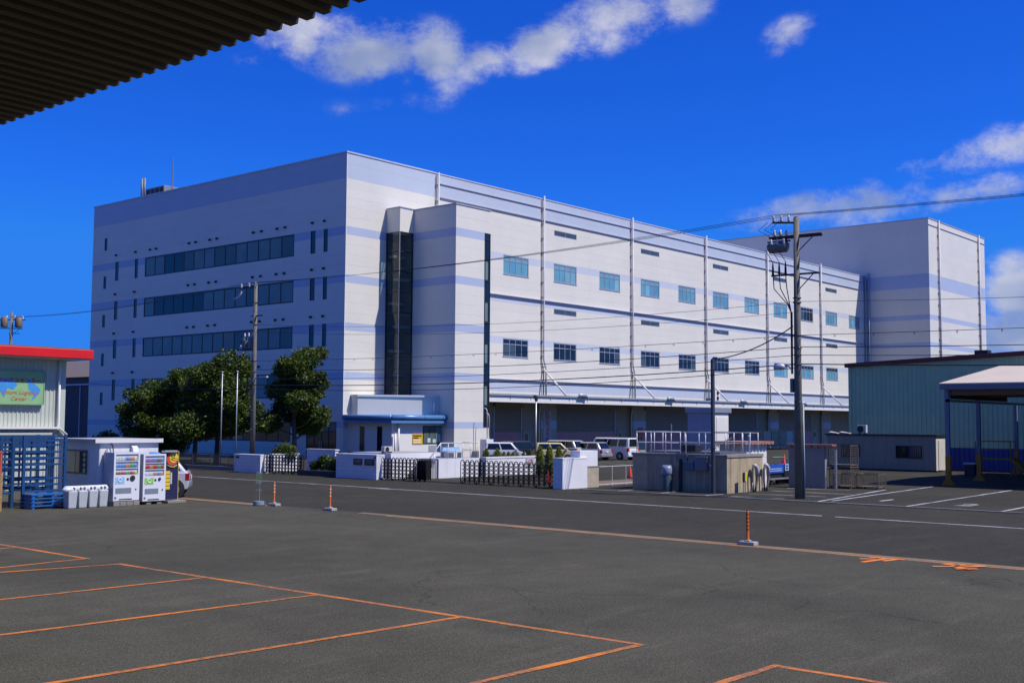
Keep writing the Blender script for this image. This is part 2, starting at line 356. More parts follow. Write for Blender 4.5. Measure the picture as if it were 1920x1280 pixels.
GL_CYAN = glass('cyan_glass', (.13, .32, .40), .08, .5); GL_TR = glass('pale_cyan_glass', (.17, .33, .38), .1, .45); GL_CY2 = glass('blue_cyan_glass', (.11, .30, .42), .08, .5); GL_CY3 = glass('curtained_cyan_glass', (.19, .40, .47), .12, .45); GL_GREY = glass('grey_glass', (.06, .085, .10), .07, .5)
STAIRGLASS = clear_glass('stair_glass')
STEEL_BLUE = M('blue_fascia', (.10, .24, .46), .35, .1, .06); PIPE = M('lavender_pipe_paint', (.50, .49, .50), .4)

# ---------------------------------------------------------------- ground, road, yards
def sheet(name, x0, y0, x1, y1, z, mat): return struct(name, G().quad((x0,y0,z),(x1,y0,z),(x1,y1,z),(x0,y1,z)), mat)
sheet('ground', -2500, -2500, 4000, 4000, -.03, M('far_ground', (.10, .10, .085), .9, 0, .3, .05))
sheet('road', 27.28, -140, 43.75, 300, -.004, A_ROAD)
sheet('yard', -40, -90, 26.95, 120, 0.0, A_YARD)
sheet('factory_yard', 44.0, 33.0, 240, 140, 0.0, A_LOT)
sheet('parking_lot', 44.02, -60, 140, 32.99, 0.002, A_LOT)
# concrete gutter between yard and road, in cast lengths
GUT = M('gutter_concrete', (.21, .145, .08), .85, 0, .18, 2, .2, 40)
gut = struct('gutter', G().box(26.95, -90, -.05, 27.28, 120, -.006), GUT)
y = -12.0
while y < 60:
    if not (28.2 < y < 34.4):
        mk('gutter_block', G().box(26.955, y, -.05, 27.275, y+1.97, .006), GUT, gut)
    y += 2.0
mk('gutter_grate', G().box(26.96, 28.2, -.05, 27.27, 34.4, -.002), M('rusty_grate', (.06, .045, .035), .8, .2), gut)
kerb = struct('kerb', G().box(43.76, -60, -.05, 43.99, 33.4, -.008), M('kerb_base', (.2, .2, .19), .9))
y = -14.0; KM = M('kerb_concrete', (.19, .18, .155), .85, 0, .2, 2.2, .25, 40)
while y < 33:
    mk('kerb_stone', G().box(43.765, y, -.05, 43.985, y+.98, .02), KM, kerb); y += 1.0
def strip(name, pts, w, z, mat):
    g = G()
    for (xa, ya), (xb, yb) in zip(pts[:-1], pts[1:]):
        d = Vector((xb-xa, yb-ya, 0)).normalized(); n = Vector((-d.y, d.x, 0))*w/2; a = Vector((xa, ya, z)); b = Vector((xb, yb, z))
        k = max(1, int((b-a).length/.3)); L0 = None                     # the edge wanders a little, as sprayed paint does
        for i in range(k+1):
            p = a.lerp(b, i/k); l = p-n*(1+random.uniform(-.16, .16)); r = p+n*(1+random.uniform(-.16, .16))
            if L0: g.quad(L0[0], l, r, L0[1])
            L0 = (l, r)
    return struct(name, g, mat)
strip('orange_bay_line', [(14.0, 9.40), (13.95, 16.5), (13.88, 23.2)], .125, .004, P_ORANGE)
strip('orange_bay_line', [(13.9, 24.52), (14.0, 34)], .125, .004, P_ORANGE)
for ya, xb, yb in ((9.44, 3, 9.9), (12.95, 2, 13.75), (16.5, 2, 17.3), (19.95, 2, 20.5), (23.13, 2, 25.8), (24.6, 2, 23.6), (27.9, 2, 28.6)):
    strip('orange_bay_line', [(13.9, ya), ((13.9+xb)/2, (ya*.5+yb*.5)+random.uniform(-.03, .03)), (xb, yb)], .125, .008, P_ORANGE)
strip('orange_bay_line', [(14.06, 7.3), (3, 7.6)], .125, .008, P_ORANGE); strip('orange_bay_line', [(14.0, 7.28), (13.95, -6)], .125, .004, P_ORANGE)
for a, b in ((-12, 28.4), (34.6, 70)): strip('orange_edge_line', [(26.86, a), (26.86, b)], .14, .004, P_RUST)
strokes = [[(26.27,11.5),(26.5,11.21)],[(25.65,11.17),(26.8,11.01)],[(26.18,10.89),(26.8,10.78)],[(26.72,11.45),(26.76,10.6)],[(25.97,9.66),(26.32,9.29)],[(26.6,9.65),(26.47,9.34)],
           [(26.78,9.62),(26.70,9.41)],[(25.84,9.1),(26.2,8.75)],[(26.55,9.26),(26.78,9.09)],[(26.19,9.15),(26.72,8.76)],[(26.69,9.01),(26.80,8.77)],[(26.08,9.18),(25.95,8.81)]]
for k, s_ in enumerate(strokes): strip('orange_ground_character', s_, .14, .008+.0015*k, P_ORANGE2)
strip('white_edge_line', [(37.45, -60), (37.45, 17.25)], .15, 0.0, P_WHITE); strip('white_edge_line', [(37.5, 17.75), (37.55, 39.0), (37.2, 40.6)], .15, 0.0, P_WHITE); strip('white_edge_line', [(37.6, 39.6), (37.9, 120)], .15, .003, P_WHITE)
for a, b in (((44.1,21.05),(54.3,22.42)),((44.85,20.8),(58.95,21.8)),((44.1,17.36),(58.5,17.85)),((44.1,13.8),(58.5,14.1)),((44.1,10.2),(58.5,10.4))): strip('white_bay_line', [a, b], .14, .008, P_WHITE)
for a, b in (((49.4,25.9),(49.5,22.0)),((51.9,26.4),(52.5,23.4)),((46.6,25.6),(47.1,22.1)),((44.5,25.3),(44.6,22.8))): strip('white_hatch_line', [a, b], .13, .012, P_WHITE)
for a, b in (((44.05,31.0),(45.3,31.0)),((44.05,28.62),(45.4,28.7)),((44.05,26.35),(45.4,26.2))): strip('white_hatch_line', [a, b], .13, .012, P_WHITE)
for s_, x, y in (('1', 46.8, 19.3), ('2', 46.5, 15.85)):
    o = text_mesh('white_bay_number', s_, 1.7, lambda a, b: (x+b*1.15, y-a, .012), P_WHITE); o['kind'] = 'structure'
g = G().cyl((44.6, 20.4, .004), (44.6, 20.4, .010), .33, n=24); struct('manhole_cover', g, M('cast_iron', (.05, .045, .04), .7, .5))
# yard bay lines in front of the dock
for k in range(9): strip('white_bay_line', [(62+k*2.6, 50.2), (62+k*2.6, 55.0)], .12, .006, P_WHITE)
strip('white_bay_line', [(47, 36.2), (80, 36.6)], .14, .006, P_WHITE)

# ---------------------------------------------------------------- the warehouse with its office end
X0, Y0, XE = 61.7, 70.44, 164.4
wh = thing('warehouse_building', 'large white five storey warehouse with pale blue stripes and dock canopy', 'building', (X0, Y0, 0))
PL = lambda u, z, d: (X0-d, u, z)
PR = lambda u, z, d: (u, Y0-d, z)
STR = [(2.6, 3.1), (6.5, 7.1), (10.48, 11.12), (14.40, 15.05), (18.35, 19.02)]
def rows_of(z0, z1, n=4, top=True):
    r = []; z = z0
    for a, b in STR:
        if b <= z0: continue
        if a > z:
            k = max(1, round((a-z)/.85)); r += [(z+(a-z)*i/k, z+(a-z)*(i+1)/k, W_PANEL) for i in range(k)]
        if b <= z1: r.append((max(a, z0), b, W_BLUE)); z = b
    e = 23.0 if top else z1
    k = round((e-z)/.85); r += [(z+(e-z)*i/k, z+(e-z)*(i+1)/k, W_PANEL) for i in range(k)]
    if top: r += [(23.0, 24.22, W_PALE), (24.22, z1, W_PALE)]
    return r
def cut(rect, holes):
    rs = [rect]
    for h in holes:
        o = []
        for a, b, c, d in rs:
            ha, hb, hc, hd = h
            if hb <= a or ha >= b or hd <= c or hc >= d: o.append((a, b, c, d)); continue
            if ha > a: o.append((a, ha, c, d))
            if hb < b: o.append((hb, b, c, d))
            a2, b2 = max(a, ha), min(b, hb)
            if hc > c: o.append((a2, b2, c, hc))
            if hd < d: o.append((a2, b2, hd, d))
        rs = o
    return rs
PANELS = []
def facade(parent, P, cols, rows, holes, store):
    for z0, z1, m in rows:
        for a, b in zip(cols[:-1], cols[1:]):
            rs = cut((a, b, z0, z1), holes); g = G()
            for r in rs:
                e = .0025
                A = P(r[0]+(e if r[0] == a else 0), r[2]+(e if r[2] == z0 else 0), -.10); B = P(r[1]-(e if r[1] == b else 0), r[3]-(e if r[3] == z1 else 0), random.uniform(-.002, .001))
                g.box(*A, *B)
            if g.v:
                c = Vector(g.v[0]); ar = sum((r[1]-r[0])*(r[3]-r[2]) for r in rs); store.append((ar/(c.length_squared), g, m, parent))
def window(parent, P, u0, u1, z0, z1, n, paneM, frameM=DFRAME, fw_=.07, transom=0.0, dep=0.0, name='window', lab=None, transM=None):
    """frame is the part, each pane a sub-part"""
    g = G(); d0, d1 = -.088+dep, -.018+dep
    def fb(a, b, c, d): g.box(*P(a, c, d0), *P(b, d, d1))
    fb(u0, u1, z0, z0+fw_); fb(u0, u1, z1-fw_, z1); fb(u0, u0+fw_, z0+fw_, z1-fw_); fb(u1-fw_, u1, z0+fw_, z1-fw_)
    w = (u1-u0-2*fw_)/n; zt = z1-fw_-transom if transom else z1-fw_
    for i in range(1, n): fb(u0+fw_+w*i-fw_*.4, u0+fw_+w*i+fw_*.4, z0+fw_, z1-fw_)
    if transom: g.box(*P(u0+fw_, zt-fw_*.5, d0), *P(u1-fw_, zt+fw_*.5, d1-.004))
    f = mk(name, g, frameM, parent, label=lab)
    for i in range(n):
        pm = paneM(i) if callable(paneM) else paneM
        mk('pane', G().box(*P(u0+fw_+w*i+fw_*.4, z0+fw_, d0+.03), *P(u0+fw_+w*(i+1)-fw_*.4, zt, d0+.042)), pm, f)
    if transom: mk('pane', G().box(*P(u0+fw_, zt, d0+.026), *P(u1-fw_, z1-fw_, d0+.038)), transM or GL_GREY, f)
    return f
# core and roof
core = G(); core.box(X0+.09, Y0+.09, 0, XE, 109.95, 24.6)
mk('wall', core, JOINT, wh)
mk('roof', G().box(X0+.4, Y0+.4, 24.58, XE-.01, 109.6, 24.75), M('roof_membrane', (.35, .35, .36), .8), wh)
cop = G(); cop.box(X0-.06, Y0-.06, 25.1, 72.0, Y0+.45, 25.22); cop.box(72.005, Y0-.05, 25.1, XE-.03, Y0+.45, 25.2); cop.box(X0-.06, Y0+.455, 25.1, X0+.45, 110.0, 25.22)
mk('parapet_coping', cop, M('pale_coping', (.58, .59, .66), .4, .2), wh); mk('parapet', G().box(X0+.005, Y0+.3, 24.5, XE-.04, Y0+.4, 25.1).box(X0+.3, Y0+.5, 24.5, X0+.4, 109.9, 25.1), W_PALE, wh)
# openings
VENT = M('vent_hood_metal', (.05, .052, .058), .5, .3)
holesL = []
rowsZ = [(17.1, 19.0), (13.15, 15.02), (9.24, 11.1), (5.03, 7.1), (1.34, 3.05)]
rb = random.Random(3)
for k, (a, b) in enumerate(rowsZ):
    y0, y1 = 77.03, 100.03; holesL.append((y0, y1, a, b))
    dark = {0: (10, 11), 1: (8, 9, 10, 11, 12), 2: (), 3: (0, 1, 4, 5), 4: (0, 1, 2, 3, 5, 8)}[k]
    pick = [GL_DARK if i in dark else (GL_BLIND2 if rb.random() < .25 else GL_BLIND) for i in range(14)]
    window(wh, PL, y0, y1, a, b, 14, lambda i: pick[i], DFRAME, .11, name='strip_window')
    for yy in ((74.25, 74.88), (72.68, 73.2), (104.83, 105.45), (101.28, 101.84)):
        if k == 4: continue
        holesL.append((*yy, a, b+.03)); window(wh, PL, *yy, a, b+.03, 1, GL_DARK, DFRAME, .06, name='slit_window')
    zz = 20.38-3.95*k; holesL.append((107.12, 107.65, zz, zz+1.28)); window(wh, PL, 107.12, 107.65, zz, zz+1.28, 1, GL_DARK, DFRAME, .06, name='slit_window')
    if k < 4:
        vs = [92.5, 91.43, 89.2, 88.1, 82.65, 81.5, 79.32, 78.23, 74.6, 73.06, 105.25, 101.67]+([99.09, 98.02] if k == 0 else [])
        for vy in vs:
            zc = 19.69-3.97*k; g = G().tube([(X0+.02, vy, zc+.02), (X0-.14, vy, zc+.02), (X0-.2, vy, zc-.06)], [.10, .10, .085], 8); mk('vent_hood', g, VENT, wh, smooth=True)
holesL.append((71.2, 75.0, 0, 3.05)); window(wh, PL, 71.2, 75.0, .02, 3.05, 4, GL_DARK, DFRAME, .09, transom=.7, name='entrance_door')
mk('entrance_handle', G().bar((X0-.03, 73.0, .9), (X0-.03, 73.0, 1.5), .04).bar((X0-.03, 73.25, .9), (X0-.03, 73.25, 1.5), .04), ALU, wh)
cl = [Y0+.1+(109.9-Y0-.1)*i/5 for i in range(6)]
facade(wh, PL, cl, rows_of(0, 25.1), holesL, PANELS)
# office end seen from the dock side
facade(wh, PR, [X0, 66.9, 72.05], rows_of(0, 25.1), [(66.2, 72.2, 0, 21.0)], PANELS)
mk('corner_trim', G().box(X0-.004, Y0-.004, 0, X0+.06, Y0+.06, 25.1), W_PAINT, wh)
# warehouse side
holesR = []; wins = []
for k in range(11):
    a = 81.37+7.7*k; wins.append((a, a+3.74, 17.1, 18.92, k, 1)); holesR.append(wins[-1][:4])
    if k < 10: wins.append((a, a+3.74, 9.28, 11.0, k, 0)); holesR.append(wins[-1][:4])
for k in (1, 3, 5, 7, 9):
    a = 81.4+7.7*k
    for z in (21.72, 13.83): holesR.append((a, a+3.7, z, z+.56)); window(wh, PR, a, a+3.7, z, z+.56, 2, GL_GREY, ALU, .07, name='vent_window')
for a, b, c, d, k, u in wins:
    pk = [rb.choice((GL_CYAN, GL_CYAN, GL_CY2, GL_CY3)) if (u and k != 8) or (not u and k >= 7) else rb.choice((GL_DARK, GL_DARK, GL_GREY)) for i in range(4)]; pm = lambda i: pk[i]
    w = window(wh, PR, a, b, c, d, 4, pm, ALU, .09, transom=.42, transM=GL_TR if u and k != 8 else GL_DARK)
    mk('sill', G().box(a-.03, Y0-.035, c-.06, b+.03, Y0+.05, c-.003), ALU, w)
rr = [r for r in rows_of(7.1, 25.1) if r[1] > 7.1]
rr = [(a, b, W_PALER if m is W_BLUE else m) for a, b, m in rr]
rr = [(5.5, 6.02, W_PANEL), (6.02, 7.04, W_PALE), (7.04, 7.1, W_PANEL)]+rr
pipesX = [72.3, 87.28, 102.69, 118.15, 133.44, 149.0, 163.9]
cr_ = [72.08]
for a, b in zip(pipesX[:-1], pipesX[1:]): cr_ += [(a+b)/2, b]
cr_[-1] = XE
facade(wh, PR, cr_, rr, holesR, PANELS)
for z, d in ((24.24, .10), (23.0, .14), (15.02, .22), (7.10, .20)):
    mk('flashing', G().box(79.2 if z < 20 else 72.5, Y0-d, z, XE-.06, Y0+.02, z+.06), FLASH, wh)
for i, x in enumerate(pipesX):
    top = 25.45
    top = 25.2 if i == 0 else 25.42
    path = [(x, Y0-.2, top), (x, Y0-.2, 9.3), (x+.06, Y0-.2, 9.0), (x+.30, Y0-.22, 8.5), (x+.34, Y0-.22, 8.2), (x+.34, Y0-.22, 5.75)]
    p = mk('downpipe', G().tube(path, .085, 10), PIPE, wh, smooth=True)
    q = mk('conduit', G().tube([(x-.2, Y0-.13, top-.3), (x-.2, Y0-.13, 9.0), (x-.02, Y0-.16, 8.4), (x-.02, Y0-.16, 5.75)], .04, 6), M('grey_conduit', (.16, .15, .17), .5), wh, smooth=True)  # dark tube standing in for the shadow gap beside the downpipe
    g = G()
    for z in np.arange(9.6, 25, 1.45): g.box(x-.25, Y0-.22, z, x+.10, Y0, z+.05)
    mk('pipe_brackets', g, FLASH, p, kind='stuff')
    if 0 < i < 6:
        s = mk('canopy_stay', G().tube([(x+.05, Y0-.1, 8.35), (x+.05, Y0-3.0, 5.66)], .095, 8), W_PAINT, wh, smooth=True)
        mk('stay_shoe', G().box(x-.1, Y0-3.25, 5.45, x+.2, Y0-2.75, 5.72), GALV, s, bevel=.03); mk('stay_plate', G().box(x-.12, Y0-.12, 8.1, x+.22, Y0-.002, 8.6), W_PAINT, s)
# dock canopy
YC = Y0-3.44
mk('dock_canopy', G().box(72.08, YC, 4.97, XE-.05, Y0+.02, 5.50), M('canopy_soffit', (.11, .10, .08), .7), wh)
mk('canopy_fascia', G().box(72.08, YC-.05, 4.91, XE-.05, YC-.002, 5.50), W_PAINT, wh)
gut_ = mk('canopy_gutter', G().box(72.08, YC-.20, 5.503, XE-.05, YC+.06, 5.66), M('gutter_grey', (.38, .42, .46), .4, .3), wh)
for x in np.arange(75.5, 164, 2.9): mk('gutter_bracket', G().box(x, YC-.13, 5.22, x+.06, YC-.052, 5.502), FLASH, gut_)
HOOD = M('lamp_hood', (.36, .44, .46), .4, .2)
for x in (88.92, 104.6, 120.4, 136.0):
    g = G().tube([(x-.55, YC-.28, 5.56), (x-.40, YC-.28, 5.74), (x+.40, YC-.28, 5.74), (x+.75, YC-.28, 5.50)], [.12, .19, .20, .14], 12); mk('canopy_lamp', g, HOOD, wh, smooth=True)
# dock wall under the canopy
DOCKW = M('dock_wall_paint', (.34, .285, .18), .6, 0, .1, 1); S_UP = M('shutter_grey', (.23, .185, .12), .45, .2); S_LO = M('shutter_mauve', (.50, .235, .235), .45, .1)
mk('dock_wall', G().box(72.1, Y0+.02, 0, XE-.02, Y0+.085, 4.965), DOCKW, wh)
bays = [(80.18, 84.0, 84.4, 86.2, 86.95)]+[(89.3+15.42*k, 99.4+15.42*k, 100.0+15.42*k, 101.9+15.42*k, 102.7+15.42*k) for k in range(4)]
STEP = .17
def slats(x0, x1, z0, z1):
    g = G(); z = z0
    while z < z1-.01:
        e = min(z+STEP, z1); g.prism([(0, z), (.010, z+.012), (.018, z+STEP*.5), (.010, e-.012), (0, e)], lambda a, b, d: (d, Y0-.02-a, b), x0, x1); z += STEP
    return g
for k, (a, b, c, d, e) in enumerate(bays):
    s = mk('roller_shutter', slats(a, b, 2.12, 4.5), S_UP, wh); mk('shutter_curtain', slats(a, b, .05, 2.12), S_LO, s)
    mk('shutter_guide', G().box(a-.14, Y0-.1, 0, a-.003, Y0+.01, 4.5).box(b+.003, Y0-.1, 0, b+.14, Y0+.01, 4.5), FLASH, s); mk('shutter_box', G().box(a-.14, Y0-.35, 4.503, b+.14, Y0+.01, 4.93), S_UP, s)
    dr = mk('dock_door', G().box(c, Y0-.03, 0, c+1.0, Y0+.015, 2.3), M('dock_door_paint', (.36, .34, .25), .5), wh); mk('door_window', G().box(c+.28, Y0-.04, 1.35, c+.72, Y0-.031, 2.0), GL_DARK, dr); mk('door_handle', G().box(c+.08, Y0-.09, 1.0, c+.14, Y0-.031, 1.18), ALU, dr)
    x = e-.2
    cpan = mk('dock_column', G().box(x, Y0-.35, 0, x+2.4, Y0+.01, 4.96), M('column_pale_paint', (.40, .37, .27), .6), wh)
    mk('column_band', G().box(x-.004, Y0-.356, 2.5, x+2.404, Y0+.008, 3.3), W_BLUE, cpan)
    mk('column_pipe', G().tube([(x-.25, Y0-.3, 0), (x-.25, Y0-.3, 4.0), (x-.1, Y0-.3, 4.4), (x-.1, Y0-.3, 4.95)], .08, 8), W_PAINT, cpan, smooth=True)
# stair tower: solid shaft, glazed corner bay, slot window
TX0, TX1, TY = 67.8, 72.05, 63.85
mk('stair_tower', G().box(TX0+.09, TY+.09, 0, TX1, Y0+.08, 20.95), JOINT, wh)
PTL = lambda u, z, d: (TX0-d, u, z)
PTF = lambda u, z, d: (u, TY-d, z)
rt_ = rows_of(0, 20.95, top=False)
facade(wh, PTL, [TY+.1, Y0], rt_, [], PANELS); facade(wh, PTF, [TX0, TX1], rt_, [(71.33, 72.1, 2.7, 19.0)], PANELS)
mk('tower_coping', G().box(TX0-.06, TY-.06, 20.955, TX1+.05, TY+.3, 21.05).box(TX0-.06, TY+.305, 20.955, TX0+.3, Y0-.01, 21.05), FLASH, wh)
sw = window(wh, PTF, 71.33, TX1, 2.7, 19.0, 1, GL_DARK, DFRAME, .06, dep=.05, name='slot_window', lab='tall narrow slot window at the edge of the stair tower')
for k in range(9): mk('slot_transom', G().box(71.36, TY-.05, 4.4+1.75*k, TX1-.02, TY+.03, 4.5+1.75*k), DFRAME, sw)
for k in range(8):
    if k % 2 == 0: mk('pane', G().box(71.42, TY-.028, 4.55+1.75*k, 71.75, TY-.012, 4.35+1.75*(k+1)), GL_BLIND, sw)
BX, BY = 66.17, 68.76
bay = mk('glazed_stair_bay', G().box(BX, BY, 19.0, TX0-.004, Y0-.004, 21.0), W_PANEL, wh)
mk('bay_coping', G().box(BX-.05, BY-.05, 21.003, TX0-.06, Y0-.06, 21.09), FLASH, bay)
g = G(); w = .09
for (x, y) in ((BX+.02, BY+.02), (BX+.02, Y0-.12), (TX0-.14, BY+.02)): g.box(x, y, 5.3, x+w, y+w, 18.998)
mk('bay_post', g, DFRAME, bay); mk('bay_corner_post', G().box(BX-.03, BY-.03, 5.3, BX+.018, BY+.018, 18.998), ALU, bay)
for k in range(8):
    z = 5.3+1.7125*k
    mk('bay_transom', G().box(BX+.022, BY+.112, z, BX+.10, Y0-.122, z+.09).box(BX+.112, BY+.022, z, TX0-.142, BY+.10, z+.09), DFRAME, bay)
    mk('pane', G().quad((BX+.06, Y0-.12, z+.09), (BX+.06, BY+.11, z+.09), (BX+.06, BY+.11, z+1.71), (BX+.06, Y0-.12, z+1.71)), STAIRGLASS, bay)
    mk('pane', G().quad((BX+.11, BY+.06, z+.09), (TX0-.14, BY+.06, z+.09), (TX0-.14, BY+.06, z+1.71), (BX+.11, BY+.06, z+1.71)), STAIRGLASS, bay)
IN = M('stair_interior', (.34, .36, .33), .7)
mk('stair_back_wall', G().box(BX+.15, Y0-.09, 5.3, TX0-.1, Y0-.02, 18.95).box(TX0-.09, BY+.15, 5.3, TX0-.02, Y0-.1, 18.95), M('stair_shaft_grey', (.13, .15, .14), .7), bay)
for k in range(4):
    z = 6.95+3.97*k; mk('stair_landing', G().box(BX+.2, BY+.2, z, TX0-.1, BY+.9, z+.2), IN, bay)
    mk('stair_landing', G().box(BX+.2, Y0-.8, z-1.98, TX0-.1, Y0-.1, z-1.78), IN, bay); mk('stair_rail', G().bar((BX+.3, BY+.3, z+1.05), (TX0-.2, BY+.3, z+1.05), .05), ALU, bay)
mk('fire_access_mark', G().prism([(67.15, 18.5), (67.45, 18.5), (67.3, 18.2)], lambda a, b, d: (a, BY+.045-d, b), 0, .008), M('red_mark', (.6, .03, .03), .5), bay)
# entrance annex at the foot of the tower
AX, AY = 62.2, 65.25
an = mk('entrance_annex', G().box(AX, AY, 0, TX0-.003, Y0-.004, 3.05), W_PAINT, wh)
mk('annex_window', G().box(65.62, AY-.02, 1.32, 67.76, AY-.002, 2.8), DFRAME, an)
for i in range(3): mk('pane', G().box(65.7+i*.69, AY-.03, 1.4, 66.32+i*.69, AY-.021, 2.72), GL_BLIND2 if i != 2 else GL_BLIND, an)
for y in (68.38, 66.34): mk('slit_window', G().box(AX-.02, y, .75, AX-.002, y+.56, 2.72), GL_DARK, an)
for i, (x, z) in enumerate(((66.15, 1.45), (66.75, 1.42), (67.3, 1.5))): mk('window_notice', G().box(x, AY-.036, z, x+.33, AY-.031, z+[.35, .3, .62][i]), M('paper_white', (.55, .58, .60), .7), an)
mk('annex_hatch', G().box(66.3, AY-.03, .75, 67.15, AY-.002, 1.22), M('grey_hatch', (.30, .33, .37), .5), an)
dg = G().prism([(62.53, 69.62), (67.79, 65.66), (67.79, 70.40), (62.53, 70.40)], lambda a, b, d: (a, b, d), 3.4, 5.12); blk = mk('porch_block', dg, W_PANEL, wh)
mk('porch_coping', G().prism([(62.45, 69.60), (67.79, 65.53), (67.79, 70.41), (62.45, 70.41)], lambda a, b, d: (a, b, d), 5.123, 5.28), W_PAINT, blk)
mk('porch_downpipe', G().tube([(67.45, 65.78, 5.2), (67.45, 65.78, 3.4)], .1, 10), W_PAINT, blk, smooth=True)
can = mk('blue_porch_roof', G().box(61.74, 64.80, 3.06, 67.79, Y0-.03, 3.36), M('porch_soffit', (.5, .5, .52), .6), wh)
tub = G().tube([(61.70, 70.3, 3.45), (61.70, 64.77, 3.45)], .21, 14); tub.tube([(61.70, 64.77, 3.45), (67.78, 64.77, 3.45)], .21, 14); mk('blue_tube_fascia', tub, STEEL_BLUE, can, smooth=True)
mk('blue_fascia_strip', G().box(61.62, 64.69, 3.0, 61.738, 70.3, 3.2).box(61.742, 64.69, 3.0, 67.78, 64.797, 3.2), STEEL_BLUE, can); mk('blue_fascia_top', G().box(61.9, 65.0, 3.363, 67.7, 69.5, 3.62), STEEL_BLUE, can)
for x in (62.9, 65.2, 67.3): mk('tube_joint', G().ring((x, 64.77, 3.45), (1, 0, 0), .205, .02, 18, 5), DKMETAL, can)
mk('annex_pipe', G().tube([(62.75, 65.05, 3.0), (62.75, 65.05, .0)], .09, 8).tube([(62.35, 65.0, 2.2), (62.35, 65.0, .0)], .09, 8), W_PAINT, an, smooth=True)
# finish the cladding: the 300 panels that show largest are single pieces, the others one joined part
PANELS.sort(key=lambda p: -p[0])
for a, g, m, par in PANELS[:300]: mk('wall_panel', g, m, par)
rest_ = {}
for a, g, m, par in PANELS[300:]: rest_.setdefault(m.name, [G(), m])[0].add(g.v, g.f)
mk('wall_panels', [(g, m) for g, m in rest_.values()], None, wh, kind='stuff')

# ---------------------------------------------------------------- tall storage block at the far end
hb = thing('storage_block', 'tall windowless white storage block with blue bands rising behind the warehouse end', 'building', (164.6, 60.9, 0))
HX0, HX1, HY0, HY1, HZ = 164.6, 188.9, 60.9, 118.0, 33.0
mk('wall', G().box(HX0+.09, HY0+.09, 0, HX1, HY1, HZ-.2), JOINT, hb)
PHL = lambda u, z, d: (HX0-d, u, z)
PHR = lambda u, z, d: (u, HY0-d, z)
st = [(14.3, 15.0), (18.3, 19.0), (22.95, 24.95)]; rws = []; z = 2.0
for a, b in st+[(HZ-.9, HZ)]:
    k = max(1, round((a-z)/1.3)); rws += [(z+(a-z)*i/k, z+(a-z)*(i+1)/k, W_PANEL) for i in range(k)]; rws.append((a, b, W_BLUE if b < 30 else W_PANEL)); z = b
sp = []
facade(hb, PHL, [HY0+.1, 71.2, 84, 100, HY1], rws, [], sp); facade(hb, PHR, [HX0, 172.7, 180.8, HX1], rws, [], sp)
for a, g, m, par in sp: mk('wall_panel', g, m, par)
mk('parapet_coping', G().box(HX0-.07, HY0-.07, HZ+.003, HX1+.05, HY0+.4, HZ+.12).box(HX0-.07, HY0+.405, HZ+.003, HX0+.4, HY1, HZ+.12), FLASH, hb); mk('roof', G().box(HX0+.2, HY0+.2, HZ-.3, HX1-.1, HY1-.1, HZ-.05), JOINT, hb)
mk('flashing', G().box(HX0-.0, HY0-.1, HZ-.92, HX1, HY0+.02, HZ-.86), FLASH, hb)
for x in (168.4, 185.85):
    p = mk('downpipe', G().tube([(x, HY0-.2, HZ+.2), (x, HY0-.2, 0)], .11, 8), PIPE, hb, smooth=True); g = G()
    for z in np.arange(2, 32, 1.7): g.box(x-.4, HY0-.22, z, x+.14, HY0+.02, z+.07)
    mk('pipe_brackets', g, FLASH, p, kind='stuff'); mk('conduit', G().tube([(x-.32, HY0-.15, HZ-.5), (x-.32, HY0-.15, 0)], .05, 6), MATS['grey_conduit'], hb, smooth=True)  # dark tube again drawn as the shadow line next to each pipe
p = mk('downpipe', G().tube([(HX0-.2, 69.9, 25.6), (HX0-.2, 69.9, 0)], .12, 8), PIPE, hb, smooth=True)
# ---------------------------------------------------------------- roof-top things of the warehouse
RM = M('rooftop_grey', (.20, .21, .22), .6, .3)
t = thing('rooftop_cooler', 'grey rooftop cooling unit with two thin flues at the office roof edge', 'cooling unit', (X0+1.6, 100.2, 24.75))
mk('casing', G().box(X0+.7, 98.2, 24.9, X0+2.6, 101.4, 26.1), RM, t, bevel=.04); mk('plinth', G().box(X0+.6, 97.0, 24.75, X0+2.7, 103.2, 24.95), RM, t)
for y in (98.6, 99.4, 100.2, 101.0): mk('grille', G().box(X0+.66, y-.3, 25.1, X0+.695, y+.25, 25.9), DKMETAL, t)
for y in (101.8, 102.3): mk('flue', G().cyl((X0+.8, y, 24.95), (X0+.8, y, 27.3), .11, n=8), RM, t, smooth=True)
mk('duct', G().box(X0+.8, 102.4, 24.96, X0+2.0, 103.0, 25.45), RM, t)
solo('antenna_mast', G().tube([(X0+.9, 97.05, 24.75), (X0+.9, 97.05, 26.6), (X0+.9, 97.05, 28.7)], [.075, .06, .035], 6).cyl((X0+.9, 97.05, 24.75), (X0+.9, 97.05, 24.95), .14, n=8), RM, 'thin antenna mast standing on the office roof', 'antenna')
t = thing('wall_condenser', 'white air conditioner condenser with two fans on the dock canopy', 'air conditioner', (118.9, Y0-.9, 5.66))
mk('casing', G().box(118.4, Y0-1.1, 5.75, 119.6, Y0-.6, 7.0), W_PAINT, t, bevel=.03)
for z in (6.08, 6.68): mk('fan_guard', G().ring((119.0, Y0-1.115, z), (0, 1, 0), .24, .025, 18, 5).cyl((119.0, Y0-1.12, z), (119.0, Y0-1.10, z), .2, n=16), DKMETAL, t)
for x in (118.5, 119.5): mk('foot', G().box(x-.05, Y0-1.1, 5.5, x+.05, Y0-.6, 5.748), GALV, t)
